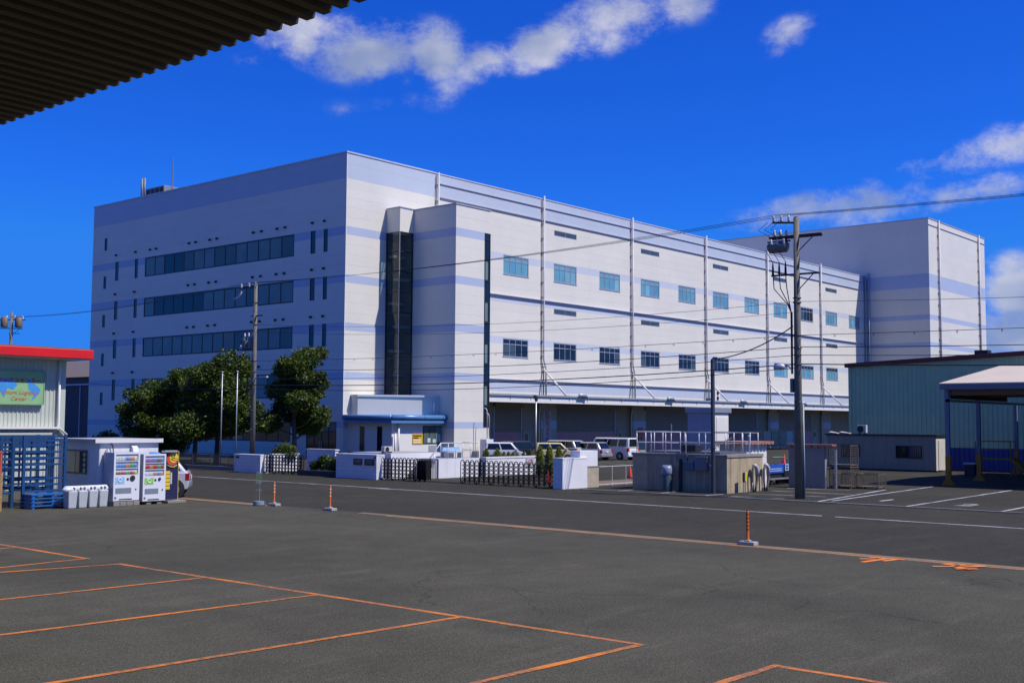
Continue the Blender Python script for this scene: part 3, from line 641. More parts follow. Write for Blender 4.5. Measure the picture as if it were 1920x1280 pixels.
# vertical red-lettered banner and red safety sign on the dock columns
RED = M('sign_red', (.50, .02, .02), .5); RED2 = M('sign_red_orange', (.62, .07, .02), .5)
t = thing('camera_notice_banner', 'tall pale vertical banner with red Japanese lettering on the dock column', 'banner', (87.6, Y0-.4, 0.4))
mk('sheet', G().box(87.05, Y0-.40, .6, 88.25, Y0-.37, 4.2), M('banner_cloth', (.46, .48, .47), .7), t); mk('batten', G().box(87.0, Y0-.42, 4.2, 88.3, Y0-.36, 4.26), ALU, t)
for i, ch in enumerate('防犯カメラ作動'):
    text_mesh('lettering', ch, .60, lambda a, b: (87.65+a*1.25, Y0-.405, 3.92-.52*i+b), RED, t, offset=.012)
t = thing('red_dock_sign', 'red safety sign in two panels on the second dock column', 'sign', (104.0, Y0-.4, 1.9))
for z in (2.0, 1.32): mk('plate', G().box(103.4, Y0-.39, z, 104.3, Y0-.36, z+.6), RED2, t)
for z, ch in ((2.3, '安全'), (1.62, '第一')): text_mesh('lettering', ch, .38, lambda a, b: (103.85+a, Y0-.395, z+b), M('sign_cream', (.5, .42, .35), .6), t)

# ---------------------------------------------------------------- boundary walls and terraces at the gate
WW = M('boundary_wall_white', (.72, .71, .71), .55, 0, .05, .8, streak=.12); WJ = M('wall_joint', (.40, .40, .42), .8)
def board_wall(name, label, x0, y0, x1, y1, z1, rows=6, loc=None):
    """rendered wall laid up in horizontal courses with recessed joints"""
    t = thing(name, label, 'wall', ((x0+x1)/2, (y0+y1)/2, 0)); mk('core', G().box(x0+.012, y0+.012, 0, x1-.012, y1-.012, z1-.01), WJ, t)
    h = (z1-.07)/rows
    for i in range(rows): mk('course', G().box(x0, y0, i*h+.005, x1, y1, (i+1)*h-.005), WW, t)
    mk('end_slab', G().box(x0-.004, y0-.006, 0, x1+.004, y0+.02, z1-.07), WW, t)
    mk('coping', G().box(x0-.015, y0-.015, z1-.068, x1+.015, y1+.015, z1), WW, t); return t
wl_ = board_wall('gate_wall', 'white gate wall with two dark name plates beside the main entrance gate', 42.7, 45.95, 43.3, 49.25, 1.35)
for y0_, y1_ in ((47.09, 47.8), (46.11, 46.89)):
    p = mk('name_plate', G().box(42.675, y0_, .75, 42.699, y1_, 1.1), M('black_stone_plate', (.02, .02, .022), .25), wl_)
    c_ = (y0_+y1_)/2
    mk('plate_lettering', G().box(42.671, c_-.26, .97, 42.674, c_+.24, 1.0).box(42.671, c_-.2, .88, 42.674, c_+.2, .90), M('plate_gilt', (.35, .35, .33), .5), p)
mk('intercom', G().box(42.66, 46.02, 1.12, 42.699, 46.1, 1.24), DKMETAL, wl_)
w2 = board_wall('gate_wall', 'short white gate wall at the left side gate beside the pole', 42.7, 56.1, 43.3, 58.7, 1.1, 5)
mk('name_plate', G().box(42.67, 58.2, .86, 42.699, 58.5, .98), DKMETAL, w2)
board_wall('gate_wall', 'square white gate wall at the right end of the long folding gate', 43.15, 33.55, 45.1, 34.12, 1.47)
t = thing('gate_pier', 'white topped pier on a stained beige plinth behind the right gate wall', 'pier', (45.6, 33.75, 0))
mk('pier_top', G().box(44.6, 33.62, 1.03, 46.06, 34.2, 1.79), WW, t, bevel=.01); mk('plinth', G().box(45.14, 33.58, 0, 46.1, 34.2, .98), M('beige_plinth', (.40, .34, .25), .8, 0, .2, 2, streak=.5, dirt=(.22, .12, .04)), t); mk('cap', G().box(45.12, 33.56, .983, 46.14, 34.24, 1.028), CONC, t)
TER = M('terrace_concrete', (.34, .33, .32), .8, 0, .1, 1.5)
t = thing('entrance_terrace', 'raised white terrace wall behind the folding gate leading to the entrance', 'terrace', (46, 47, 0))
mk('retaining_wall', G().box(44.0, 46.2, 0, 47.94, 49.4, 1.38), WW, t); mk('terrace_floor', G().box(44.1, 46.3, 1.383, 47.9, 49.3, 1.40), TER, t)
t = thing('ramp', 'white panelled ramp wall with steps and handrail by the entrance', 'ramp', (47.6, 45, 0))
mk('core', G().box(46.25, 44.72, 0, 49.6, 46.1, 1.04), WJ, t)
for k in range(5): mk('panel', G().box(46.24+.676*k+.006, 44.7, 0.0, 46.24+.676*(k+1)-.006, 44.75, 1.08), WW, t)
for k in range(5): mk('step', G().box(45.2+.22*k, 44.8, 0, 45.2+.22*(k+1)+.02, 46.1, .2*(k+1)), TER, t)
mk('ramp_floor', G().box(46.25, 44.76, 1.043, 49.6, 46.1, 1.08), TER, t)
RAILM = M('white_rail_paint', (.60, .60, .60), .4, .1)
g = G().tube([(45.4, 44.8, .9), (46.5, 44.8, 1.95), (49.58, 44.8, 1.95), (49.58, 46.0, 1.95)], .028, 8); g.tube([(46.5, 44.8, 1.52), (49.58, 44.8, 1.52), (49.58, 46.0, 1.52)], .02, 6); mk('handrail', g, RAILM, t, smooth=True)
for x, z0_, z1_ in ((45.4, .2, .9), (45.95, .6, 1.42), (46.5, 1.0, 1.95), (47.1, 1.0, 1.95), (47.7, 1.0, 1.95), (48.3, 1.0, 1.95), (48.95, 1.0, 1.95), (49.58, 1.0, 1.95)): mk('rail_post', G().cyl((x, 44.8, z0_), (x, 44.8, z1_), .022, n=8), RAILM, t, smooth=True)
t = thing('bench', 'pale blue bench on the ramp landing behind the handrail', 'bench', (48.4, 45.6, 1.08))
mk('seat', G().box(47.7, 45.45, 1.38, 49.1, 45.8, 1.43), M('pale_blue_plastic', (.30, .48, .68), .5), t); mk('backrest', G().box(47.7, 45.82, 1.45, 49.1, 45.86, 1.68), MATS['pale_blue_plastic'], t)
for x in (47.85, 48.95): mk('leg', G().box(x-.03, 45.5, 1.08, x+.03, 45.8, 1.379), ALU, t)
def condenser(name, label, x, y, z, rz, w=.8, h=.6):
    t = thing(name, label, 'air conditioner', (x, y, z), rz)
    mk('casing', G().box(-w/2, -.14, .06, w/2, .14, h), M('condenser_beige', (.52, .50, .46), .5), t, bevel=.02, local=True)
    mk('fan_guard', G().ring((-.1, -.15, h*.53), (0, 1, 0), h*.36, .015, 18, 5).cyl((-.1, -.155, h*.53), (-.1, -.142, h*.53), h*.33, n=16), DKMETAL, t, local=True)
    for s in (-1, 1): mk('foot', G().box(s*w*.36-.03, -.16, 0, s*w*.36+.03, .16, .058), DKMETAL, t, local=True)
    return t
condenser('condenser', 'beige condenser on the terrace below the blue porch', 44.35, 46.9, 1.40, 0, .62, .36)
solo('white_block_wall', G().box(44.7, 57.5, 0, 46.75, 57.75, 1.03).box(44.66, 57.47, 1.033, 46.8, 57.78, 1.09), WW, 'low white wall standing behind the left folding gate', 'wall')
solo('white_block_wall', G().box(45.0, 52.0, 0, 45.25, 54.6, 1.40).box(44.96, 51.96, 1.403, 45.3, 54.64, 1.47), WW, 'white capped wall behind the planting bed left of the gate wall', 'wall')
# planting bed left of the gate wall
t = thing('planting_bed', 'dark stone edged planting bed at the foot of the white wall', 'planter', (43.6, 51.5, 0)); ST = M('dark_stone', (.05, .048, .042), .8, 0, .2, 4)
for k in range(6): mk('edge_stone', G().box(42.95, 49.32+.6*k, 0, 43.2, 49.32+.6*k+.58, .32+random.uniform(-.02, .02)), ST, t, bevel=.02)
mk('soil', G().box(43.2, 49.3, 0, 44.9, 52.9, .27), M('soil', (.05, .04, .03), .95, 0, .3, 6), t)
# planter wall in the yard with clipped conifers
t = thing('yard_planter', 'white yard planter wall with a notice and clipped conifers', 'planter', (52.7, 45, 0))
mk('planter_wall', G().box(50.0, 44.5, 0, 54.95, 44.9, 1.02), WW, t); mk('coping', G().box(49.97, 44.47, 1.023, 54.98, 44.93, 1.1), WW, t); mk('soil', G().box(50.0, 44.9, 0, 54.9, 46.2, .98), MATS['soil'], t)
nb_ = mk('notice_board', G().box(53.6, 44.46, .45, 54.4, 44.498, .98), M('notice_grey', (.42, .42, .42), .6), t); mk('notice_emblem', G().ring((54.0, 44.452, .75), (0, 1, 0), .16, .035, 18, 5), M('notice_pink', (.62, .18, .22), .6), nb_)
t = thing('pipe_cabinet', 'white cabinet with two bent pipes at the foot of the stair tower', 'cabinet', (70.7, 62.6, 0)); mk('cabinet', G().box(70.23, 62.5, 0, 71.1, 63.2, 1.72), WW, t, bevel=.01)
for x, zt in ((70.6, 4.25), (70.85, 3.85)): mk('pipe', G().tube([(x, 62.75, 1.7), (x, 62.75, zt-.4), (x-.02, 62.78, zt-.15), (x-.05, 62.9, zt), (x-.06, 63.05, zt+.02)], .04, 8), FLASH, t, smooth=True)
t = thing('notice_sign', 'yellow notice with white lines on the annex wall beside the window', 'sign', (65.0, 65.2, 1.34)); mk('board', G().box(64.45, 65.205, 1.34, 65.58, 65.247, 2.16), M('notice_yellow', (.66, .40, .02), .6), t)
for z, x1_, m_ in ((1.95, 65.45, DKMETAL), (1.78, 65.1, DKMETAL), (1.62, 65.4, W_PAINT), (1.44, 65.4, W_PAINT)): mk('notice_line', G().box(64.52, 65.2, z, x1_, 65.204, z+.10), m_, t)
t = thing('guard_rail', 'low white pipe guard rail between the gate pier and the tank', 'guard rail', (48.2, 33.7, 0))
mk('rail', G().tube([(46.15, 33.7, .98), (51.0, 33.7, .98)], .022, 6).tube([(46.15, 33.7, .1), (51.0, 33.7, .1)], .022, 6), RAILM, t)
for k in range(5): mk('rail_post', G().cyl((46.2+1.2*k, 33.7, 0), (46.2+1.2*k, 33.7, .98), .022, n=8), RAILM, t)
struct('soil_verge', G().box(46.2, 33.9, -.02, 55.5, 36.4, .05), M('dry_soil', (.16, .115, .07), .95, 0, .35, 3, .5, 20)); struct('verge_kerb', G().box(46.2, 33.78, -.02, 55.5, 33.9, .09), CONC)

# ---------------------------------------------------------------- folding gates
GATE = M('gate_bronze', (.022, .018, .016), .5, .4)
def folding_gate(label, x0, y0, x1, y1, n, h=1.2, bundle=False, first=True):
    L_ = math.hypot(x1-x0, y1-y0); rz = math.atan2(y1-y0, x1-x0)
    t = thing('folding_gate', label, 'gate', (x0, y0, 0), rz)
    s = L_/n
    for i in range(n+1):
        x = i*s; w = s*.40
        g = G().tube([(x-w, 0, .06), (x-w, 0, h-.1), (x-w*.6, 0, h-.02), (x, 0, h), (x+w*.6, 0, h-.02), (x+w, 0, h-.1), (x+w, 0, .06)], .024, 6)
        mk('gate_frame', g, GATE, t, smooth=True, local=True)
        if i % 3 == 0: mk('caster', G().cyl((x-.025, -.03, .05), (x+.025, -.03, .05), .05, n=10).box(x-.02, -.14, .04, x+.02, .14, .075), BLACK, t, local=True)
    for i in range(n):
        g = G(); xa = i*s; xb = xa+s
        for k in range(5):
            z0_ = .12+k*.2; z1_ = z0_+.2
            g.bar((xa, -.03, z0_), (xb, -.03, z1_), .014, .034); g.bar((xa, .03, z1_), (xb, .03, z0_), .014, .034)
        mk('lattice', g, GATE, t, local=True)
    return t
folding_gate('closed bronze folding gate between the name plate wall and the folded bundle', 43.1, 45.9, 43.3, 43.55, 9)
t = thing('gate_bundle', 'dark folded gate end standing on casters in front of the ramp', 'gate', (43.25, 42.9, 0))
for k in range(7): mk('gate_frame', G().tube([(43.06, 43.3-.12*k, .08), (43.06, 43.3-.12*k, 1.12), (43.12, 43.3-.12*k, 1.18), (43.4, 43.3-.12*k, 1.18), (43.46, 43.3-.12*k, 1.12), (43.46, 43.3-.12*k, .08)], .026, 6), GATE, t, smooth=True)
mk('gate_panel', G().box(43.1, 42.56, .12, 43.42, 43.26, 1.12), GATE, t)
for y in (42.7, 43.1): mk('caster', G().cyl((43.1, y, .06), (43.16, y, .06), .06, n=10), BLACK, t)
folding_gate('long bronze folding gate drawn across the yard entrance up to the right gate wall', 43.35, 40.2, 43.6, 34.2, 19)
folding_gate('bronze folding gate at the left side entrance beside the short wall', 43.0, 56.0, 43.3, 52.9, 12, 1.15)
struct('gate_rail', G().box(43.2, 34.2, 0, 43.26, 46.0, .012), DKMETAL)

# ---------------------------------------------------------------- mesh fence along the office front
t = thing('mesh_fence', 'dark wire mesh fence on a low kerb in front of the trees', 'fence', (44, 63, 0)); FM = M('fence_grey', (.09, .10, .10), .5, .3)
mk('kerb_wall', G().box(43.9, 58.9, 0, 44.1, 84, .22), CONC, t)
for k in range(13):
    y = 59.0+2.0*k; mk('fence_post', G().cyl((44, y, .2), (44, y, 1.05), .03, n=8), FM, t); g = G()
    if k < 12:
        g.bar((44, y, 1.02), (44, y+2, 1.02), .03); g.bar((44, y, .3), (44, y+2, .3), .03)
        for i in range(1, 26): g.bar((44, y+i*.0769, .3), (44, y+i*.0769, 1.02), .008)
        for i in range(1, 6): g.bar((44, y, .3+i*.12), (44, y+2, .3+i*.12), .008)
        mk('mesh_panel', g, FM, t)
# flagpoles
for y, lab in ((63.9, 'right-hand bare flagpole behind the mesh fence'), (65.6, 'left-hand bare flagpole in front of the leafy trees')):
    t = thing('flagpole', lab, 'flagpole', (46.6, y, 0), group='flagpoles by the fence'); mk('pole', G().tube([(46.6, y, 0), (46.6, y, 6.35)], [.05, .035], 8), GALV, t, smooth=True); mk('finial', G().ball((46.6, y, 6.4), .07), GALV, t, smooth=True); mk('base', G().box(46.45, y-.15, 0, 46.75, y+.15, .12), CONC, t)

# ---------------------------------------------------------------- trees, shrubs
LEAF = leafmat('tree_leaf', (.010, .024, .005), (.120, .172, .013)); LEAF2 = leafmat('conifer_leaf', (.045, .075, .010), (.27, .31, .03)); BARK = M('bark', (.085, .065, .05), .9, 0, .25, 5, .6, 30)
def leaves(blobs, n, size, up=.35, shell=.55):
    """leaf faces through the volume of overlapping clumps: from_pydata arrays"""
    w = np.array([b[3]*b[4]*b[5] for b in blobs])**.75; w /= w.sum(); cnt = RNG.multinomial(n, w); P = []
    for b, c in zip(blobs, cnt):
        d = RNG.normal(size=(c, 3)); d /= np.linalg.norm(d, axis=1)[:, None]; r = shell+(1-shell)*RNG.random(c)**.6; r *= 1+.10*RNG.normal(size=c)
        P.append(np.array(b[:3])+d*r[:, None]*np.array(b[3:6]))
    P = np.concatenate(P); n = len(P); nrm = RNG.normal(size=(n, 3)); nrm[:, 2] += up; nrm /= np.linalg.norm(nrm, axis=1)[:, None]
    a = RNG.normal(size=(n, 3)); a -= nrm*(a*nrm).sum(1)[:, None]; a /= np.linalg.norm(a, axis=1)[:, None]; b_ = np.cross(nrm, a); s = size*(.6+.8*RNG.random(n))[:, None]
    v = np.stack([P-a*s, P+b_*s*.45-nrm*s*.1, P+a*s, P-b_*s*.45-nrm*s*.1], 1).reshape(-1, 3)
    g = G(); g.v = [tuple(p) for p in v]; g.f = [(4*i, 4*i+1, 4*i+2, 4*i+3) for i in range(n)]; return g
def tree(label, x, y, h, r, seed, n=9000, group='broadleaf trees in front of the office', trunk_h=.32, lean=0.0, spread=1.0, inner=True):
    rg = random.Random(seed); t = thing('broadleaf_tree', label, 'tree', (x, y, 0), group=group); blobs = []; tg = G()
    top = Vector((x+lean, y+lean*.5, h*.86)); tr = [Vector((x, y, 0)), Vector((x+.05, y-.06, h*.2)), Vector((x+lean*.4, y+.08, h*.45)), top]
    mk('trunk', G().tube(tr, [.20, .16, .12, .05], 10), BARK, t, smooth=True)
    for k in range(11):
        z = h*(trunk_h+.05+(.60*k/10)); ang = k*2.4+rg.random(); rr = r*(1.05-.55*max(0, (z/h-.45))/.55)*rg.uniform(.6, 1.0)*spread
        e = Vector((x+math.cos(ang)*rr*.75+lean*z/h, y+math.sin(ang)*rr*.75, z+rg.uniform(.2, .8))); b0 = Vector((x+lean*z/h*.6, y, z*.82))
        tg.tube([b0, b0*.5+e*.5+Vector((0, 0, -.12)), e], [.07, .05, .02], 6)
        q = rg.uniform(.34, .46)*r; blobs.append((e.x, e.y, e.z, q*rg.uniform(.9, 1.25), q*rg.uniform(.9, 1.25), q*rg.uniform(.62, .85)))
        for j in range(2):
            q2 = q*rg.uniform(.45, .7); a2 = rg.uniform(0, 6.28); blobs.append((e.x+math.cos(a2)*q, e.y+math.sin(a2)*q, e.z+rg.uniform(-.4, .5)*q, q2, q2, q2*.8))
    blobs.append((top.x, top.y, h*.86, r*.5, r*.5, h*.12)); 
    if inner: blobs.append((x, y, h*.62, r*.6, r*.6, h*.15))
    mk('limbs', tg, BARK, t, smooth=True, kind='stuff'); mk('crown', leaves(blobs, int(n*2.4), .122), LEAF, t, kind='stuff'); return t
tree('broad leafy tree at the right of the left-hand clump with its trunk showing', 48.5, 68.8, 7.4, 3.1, 11, 15000, trunk_h=.22)
tree('dark rounded tree in the middle of the left-hand clump', 50.5, 74.4, 7.3, 3.0, 5, 10000, trunk_h=.2)
tree('lowest tree at the far left end of the leafy clump', 49.0, 77.6, 6.3, 2.9, 8, 10000, trunk_h=.12)
tree('single tree with open lower branches standing right of the left utility pole', 50.0, 62.1, 7.6, 2.3, 21, 10000, trunk_h=.24, lean=.2, inner=False)
def shrub(name, label, cat, blobs, n, size, mat, loc, group=None):
    t = thing(name, label, cat, loc, group=group); mk('foliage', leaves(blobs, n, size, .5, .3), mat, t, kind='stuff'); mk('stem', G().tube([loc, (loc[0], loc[1], max(b[2] for b in blobs))], [.03, .015], 6), BARK, t); return t
shrub('leafy_shrub', 'bushy green shrub in the planting bed beside the gate wall', 'shrub', [(43.9, 50.1, .8, .5, .6, .5), (43.8, 50.7, .6, .45, .5, .4), (44.1, 49.8, 1.05, .35, .35, .35)], 1500, .10, LEAF, (43.9, 50.2, .26), 'shrubs in the planting bed')
shrub('leafy_shrub', 'lower loose shrub at the left half of the planting bed', 'shrub', [(43.9, 51.6, .75, .45, .5, .45), (43.8, 52.3, .55, .4, .4, .3)], 900, .10, LEAF, (43.9, 51.8, .26), 'shrubs in the planting bed')
shrub('leafy_shrub', 'small rounded bush at the foot of the single tree', 'shrub', [(46.0, 57.9, 1.2, .7, .8, .6), (46.2, 58.8, 1.0, .5, .5, .45)], 1200, .11, LEAF, (46.0, 58.1, 0), 'low bushes')
shrub('leafy_shrub', 'dark low bush against the far left corner of the warehouse', 'shrub', [(58.0, 99.5, 1.2, 1.0, 1.5, .9), (58, 101, 1.0, .9, 1.0, .7)], 1200, .16, LEAF, (58, 99.5, 0), 'low bushes')
def conifer(label, x, y, z0_, h, r, n, group):
    bl = [(x, y, z0_+h*(.12+.8*i/7), r*(1-.75*(i/7)**1.5), r*(1-.75*(i/7)**1.5), h*.09) for i in range(8)]
    return shrub('clipped_conifer', label, 'conifer', bl, n*3, .035, LEAF2, (x, y, z0_), group)
spots = [(50.9, .62, .26), (51.9, .60, .36), (52.49, .40, .17), (52.93, .40, .17), (53.33, .36, .16), (53.74, .34, .15), (54.35, .36, .15), (55.0, .48, .17)]
names = ['leftmost small clipped conifer in the white yard planter', 'bushiest clipped conifer on the planter beside the pale car', 'third clipped conifer from the left on the yard planter', 'fourth clipped conifer from the left on the yard planter',
         'fifth clipped conifer from the left on the yard planter', 'sixth clipped conifer from the left on the yard planter', 'seventh clipped conifer from the left on the yard planter', 'small conifer at the planter end beside the lamp post']
for (x, h, r), lab in zip(spots, names): conifer(lab, x, 45.3, .98, h, r, 500, 'small clipped conifers on the yard planter')
for k, (x, y, lab) in enumerate(((50.75, 41.1, 'left tall column conifer behind the folding gate'), (51.25, 40.8, 'middle tall column conifer behind the folding gate'), (51.75, 40.5, 'right tall column conifer beside the square gate wall'))):
    bl = [(x, y, .30+1.35*i/8, .27*(1-.45*(i/8)**4), .27*(1-.45*(i/8)**4), .17) for i in range(9)]; shrub('column_conifer', lab, 'conifer', bl, 4500, .04, LEAF2, (x, y, 0), 'tall column conifers')
# ---------------------------------------------------------------- utility poles and overhead lines
INS = M('porcelain', (.62, .62, .60), .3); WIRE = M('wire_black', (.012, .012, .013), .6); GREYB = M('transformer_grey', (.16, .165, .16), .5, .2, .15, 4)
def insulator(t, x, y, z, s=1.0): mk('insulator', G().lathe([(.03*s, 0), (.06*s, .04*s), (.03*s, .07*s), (.06*s, .11*s), (.03*s, .15*s), (.04*s, .2*s)], (x, y, z), 8), INS, t, smooth=True)
def pole(label, x, y, h, r0=.19, r1=.12):
    t = thing('utility_pole', label, 'utility pole', (x, y, 0), group='concrete utility poles'); mk('shaft', G().tube([(x, y, -.1), (x, y, h*.5), (x, y, h)], [r0, (r0+r1)/2, r1], 14), M('weathered_pole', (.165, .148, .118), .85, 0, .2, 2.2, .4, 50, .5), t, smooth=True)
    mk('cap', G().cyl((x, y, h-.02), (x, y, h+.04), r1*.8, n=12), CONC, t)
    for k in range(14):
        z = 2.6+k*.6
        if z < h-1: mk('step_bolt', G().bar((x+(.26 if k % 2 else -.26), y+(.12 if k % 2 else -.12), z), (x, y, z), .022), GALV, t)
    return t
PX, PY = 45.15, 22.4
t = pole('tall concrete utility pole with switchgear beside the parking lot', PX, PY, 12.03)
def arm(t, x, y, z, dx0, dy0, dx1, dy1, brace=True):
    mk('crossarm', G().bar((x+dx0, y+dy0, z), (x+dx1, y+dy1, z), .075), DKMETAL, t)
    if brace: mk('brace', G().bar((x+dx1*.75, y+dy1*.75, z), (x, y, z-.75), .035), DKMETAL, t)
arm(t, PX, PY, 11.25, -.1, 1.25, .1, -1.1); arm(t, PX, PY, 11.22, .12, 1.25, .3, -1.05, False); arm(t, PX, PY, 9.58, -.1, 1.15, .1, -1.0); arm(t, PX, PY, 11.82, 0, .1, -.55, .85, False)
for k in range(3): insulator(t, PX-.2-.15*k, PY+.25+.28*k, 11.86, 1.3)
for k in range(3): insulator(t, PX-.05, PY+.45+.28*k, 11.30, 1.3)
sw_ = mk('switch_tank', G().tube([(PX-.1, PY+.35, 10.78), (PX-.1, PY+.42, 10.80), (PX-.1, PY+1.2, 10.80), (PX-.1, PY+1.28, 10.78)], [.16, .24, .24, .16], 14), GREYB, t, smooth=True)
mk('switch_bracket', G().box(PX-.16, PY+.25, 11.02, PX-.04, PY+1.3, 11.08).box(PX-.14, PY+.4, 11.05, PX-.06, PY+.48, 11.24).box(PX-.14, PY+1.1, 11.05, PX-.06, PY+1.18, 11.24), DKMETAL, t)
for k in range(3):
    y = PY+.45+.3*k; mk('bushing', G().lathe([(.05, 0), (.07, .05), (.04, .1), (.06, .16), (.03, .24)], (PX-.28, y, 10.9), 8), INS, t, smooth=True)
    mk('cable_head', G().tube([(PX-.15, y, 9.62), (PX-.15, y, 9.9), (PX-.15, y, 10.15)], [.055, .045, .02], 8), BLACK, t, smooth=True)
    mk('jumper', G().tube([(PX-.15, y, 10.15), (PX-.3, y+.12, 10.45), (PX-.25, y+.3, 10.7)], .014, 5).tube([(PX-.4+.05*k, PY+.6+.3*k, 11.9), (PX-.5, y+.5, 11.55), (PX-.3, y+.1, 11.3), (PX-.25, y, 11.1)], .014, 5), WIRE, t)
    mk('riser', G().tube([(PX-.15, y, 9.62), (PX-.15, y-.05, 9.0), (PX-.1, PY+.30+.05*k, 8.3), (PX-.05, PY+.24, 7.9)], .022, 5), WIRE, t)
mk('riser_cable', G().tube([(PX-.05, PY+.24, 7.95), (PX-.05, PY+.24, 5.3)], .05, 8), BLACK, t); mk('conduit', G().tube([(PX+.16, PY-.16, 0), (PX+.15, PY-.15, 4.0)], .045, 8).tube([(PX+.05, PY-.23, 0), (PX+.08, PY-.2, 3.2)], .03, 8), M('pale_blue_conduit', (.28, .36, .40), .5), t, smooth=True)
for z in (8.55, 8.35, 6.95, 6.4, 6.1, 5.7, 4.1): mk('pole_band', G().ring((PX, PY, z), (0, 0, 1), .165, .022, 16, 5), DKMETAL, t)
lm = mk('street_lamp', G().tube([(PX-.15, PY+.15, 5.4), (PX-.25, PY+.3, 5.62), (PX-.4, PY+.55, 5.62)], .03, 8), GALV, t, smooth=True); mk('lamp_shade', G().tube([(PX-.35, PY+.42, 5.60), (PX-.42, PY+.55, 5.60), (PX-.55, PY+.85, 5.56)], [.08, .15, .10], 12), M('lamp_shade_grey', (.5, .5, .5), .4, .3), lm, smooth=True)
mk('meter_box', G().box(PX-.16, PY+.16, 4.5, PX+.02, PY+.30, 5.1), GREYB, t, bevel=.02)
LX, LY = 44.5, 59.3
t = pole('concrete utility pole standing in front of the office trees', LX, LY, 11.75, .18, .11)
arm(t, LX, LY, 11.6, 0, .1, 0, 1.6, False)
for k in range(3): insulator(t, LX, LY+[.0, .7, 1.5][k], 11.64, 1.3)
mk('hanging_switch', G().tube([(LX, LY+1.5, 11.4), (LX, LY+1.75, 11.1), (LX-.1, LY+2.1, 10.95)], .06, 8), INS, t, smooth=True)
arm(t, LX, LY, 8.15, 0, .1, 0, 1.5); arm(t, LX, LY, 7.65, 0, .1, 0, 1.75, False)
for k in range(2): mk('transformer', G().lathe([(.2, 0), (.22, .05), (.22, .6), (.16, .66)], (LX+.0, LY+.35+.6*k, 7.72), 14), GREYB, t, smooth=True)
for k in range(4): insulator(t, LX, LY+.2+.42*k, 8.45 if k < 3 else 7.7, 1.2)
for k in range(3): mk('fuse_cutout', G().tube([(LX-.1, LY+1.2+.2*k, 7.6), (LX-.15, LY+1.2+.2*k, 7.3)], [.06, .09], 8), INS, t, smooth=True)
arm(t, LX, LY, 9.75, 0, .4, 0, -.75, False)
lm = mk('street_lamp', G().bar((LX, LY, 5.8), (LX, LY-.6, 5.86), .04), GALV, t); mk('lamp_shade', G().box(LX-.1, LY-1.35, 5.80, LX+.1, LY-.6, 5.92), M('lamp_housing', (.45, .46, .46), .4), lm, bevel=.03)
for z in (10.6, 9.2, 6.9, 6.2, 5.4): mk('pole_band', G().ring((LX, LY, z), (0, 0, 1), .155, .02, 16, 5), DKMETAL, t)
FX, FY = 50.0, 103.0
t = pole('far utility pole rising behind the red eaved building', FX, FY, 12.9)
arm(t, FX, FY, 12.2, -.9, .9, .9, -.9); arm(t, FX, FY, 11.4, -.7, .7, .7, -.7)
for k in (-1, 1): mk('transformer', G().lathe([(.3, 0), (.33, .06), (.33, .85), (.25, .95)], (FX-.45*k, FY+.45*k, 11.5), 14), M('transformer_brown', (.20, .14, .09), .6), t, smooth=True)
for k in range(4): insulator(t, FX+(-.8+.5*k), FY-(-.8+.5*k), 12.24, 1.6)
mk('lower_bracket', G().bar((FX, FY, 10.4), (FX-.6, FY-.9, 10.9), .06).bar((FX, FY, 11.0), (FX+.5, FY-.6, 10.9), .05), DKMETAL, t)
def wire(label, pts, r=.013, sag=.35, n=14, spiral=False):
    g = G()
    for a, b in zip(pts[:-1], pts[1:]):
        a = Vector(a); b = Vector(b); L_ = (b-a).length; s = sag*L_/37
        g.tube([a.lerp(b, i/n)-Vector((0, 0, 4*s*(i/n)*(1-i/n))) for i in range(n+1)], r, 5)
        if spiral:
            for i in range(1, 24):
                f_ = i/24; c = a.lerp(b, f_)-Vector((0, 0, 4*s*f_*(1-f_))); g.ring(c+Vector((0, 0, -.05)), (0, 1, 0), .055, .010, 8, 4)
    return solo('overhead_wire', g, WIRE, label, 'wire', group='overhead wires along the road', smooth=True)
NY = -18.0
for k, (dx, dz, lab) in enumerate(((-.1, 0, 'front top power line along the road'), (-.3, .02, 'middle top power line along the road'), (-.5, .04, 'rear top power line along the road'))):
    wire(lab, [(FX+dx, FY-.4*k, 12.4), (LX+.0, LY+[.0, .7, 1.5][k], 11.9), (PX-.2-.15*k, PY+.25+.28*k, 12.12+dz), (45.6+dx, NY, 12.15+dz)], .010, .40)
wire('thin wire from the left pole top crossing the windows to the right pole', [(LX, LY, 9.2), (PX, PY, 8.4), (45.4, NY, 8.3)], .009, .5); wire('second thin wire just below it on both poles', [(LX, LY, 8.75), (PX, PY, 7.95)], .009, .5)
wire('looped telephone cable with hanging rings across the warehouse front', [(LX, LY, 6.9), (PX, PY, 6.95), (45.4, NY, 7.1)], .012, .2, spiral=True)
wire('wavy dark cable below the ringed telephone cable', [(LX, LY, 6.35), (PX, PY, 6.45), (45.4, NY, 6.5)], .016, .35); wire('thin black cable next under the wavy cable', [(LX, LY, 5.8), (PX, PY, 6.1), (45.4, NY, 6.05)], .014, .35)
wire('thick black cable lowest on the right pole', [(LX, LY, 5.4), (PX, PY, 5.72), (45.4, NY, 5.6)], .024, .35); wire('lowest grey cable sagging over the porch', [(FX, FY, 7.5), (LX, LY, 5.15), (PX, PY, 5.55)], .016, .45)
solo('service_drop', G().tube([Vector((PX, PY+.2, 7.35)).lerp(Vector((46.0, 26.9, 6.1)), i/12)-Vector((0, 0, 4*.25*(i/12)*(1-i/12))) for i in range(13)], .026, 6), WIRE, 'black service cable drooping from the right pole to the dark mast', 'wire', smooth=True)

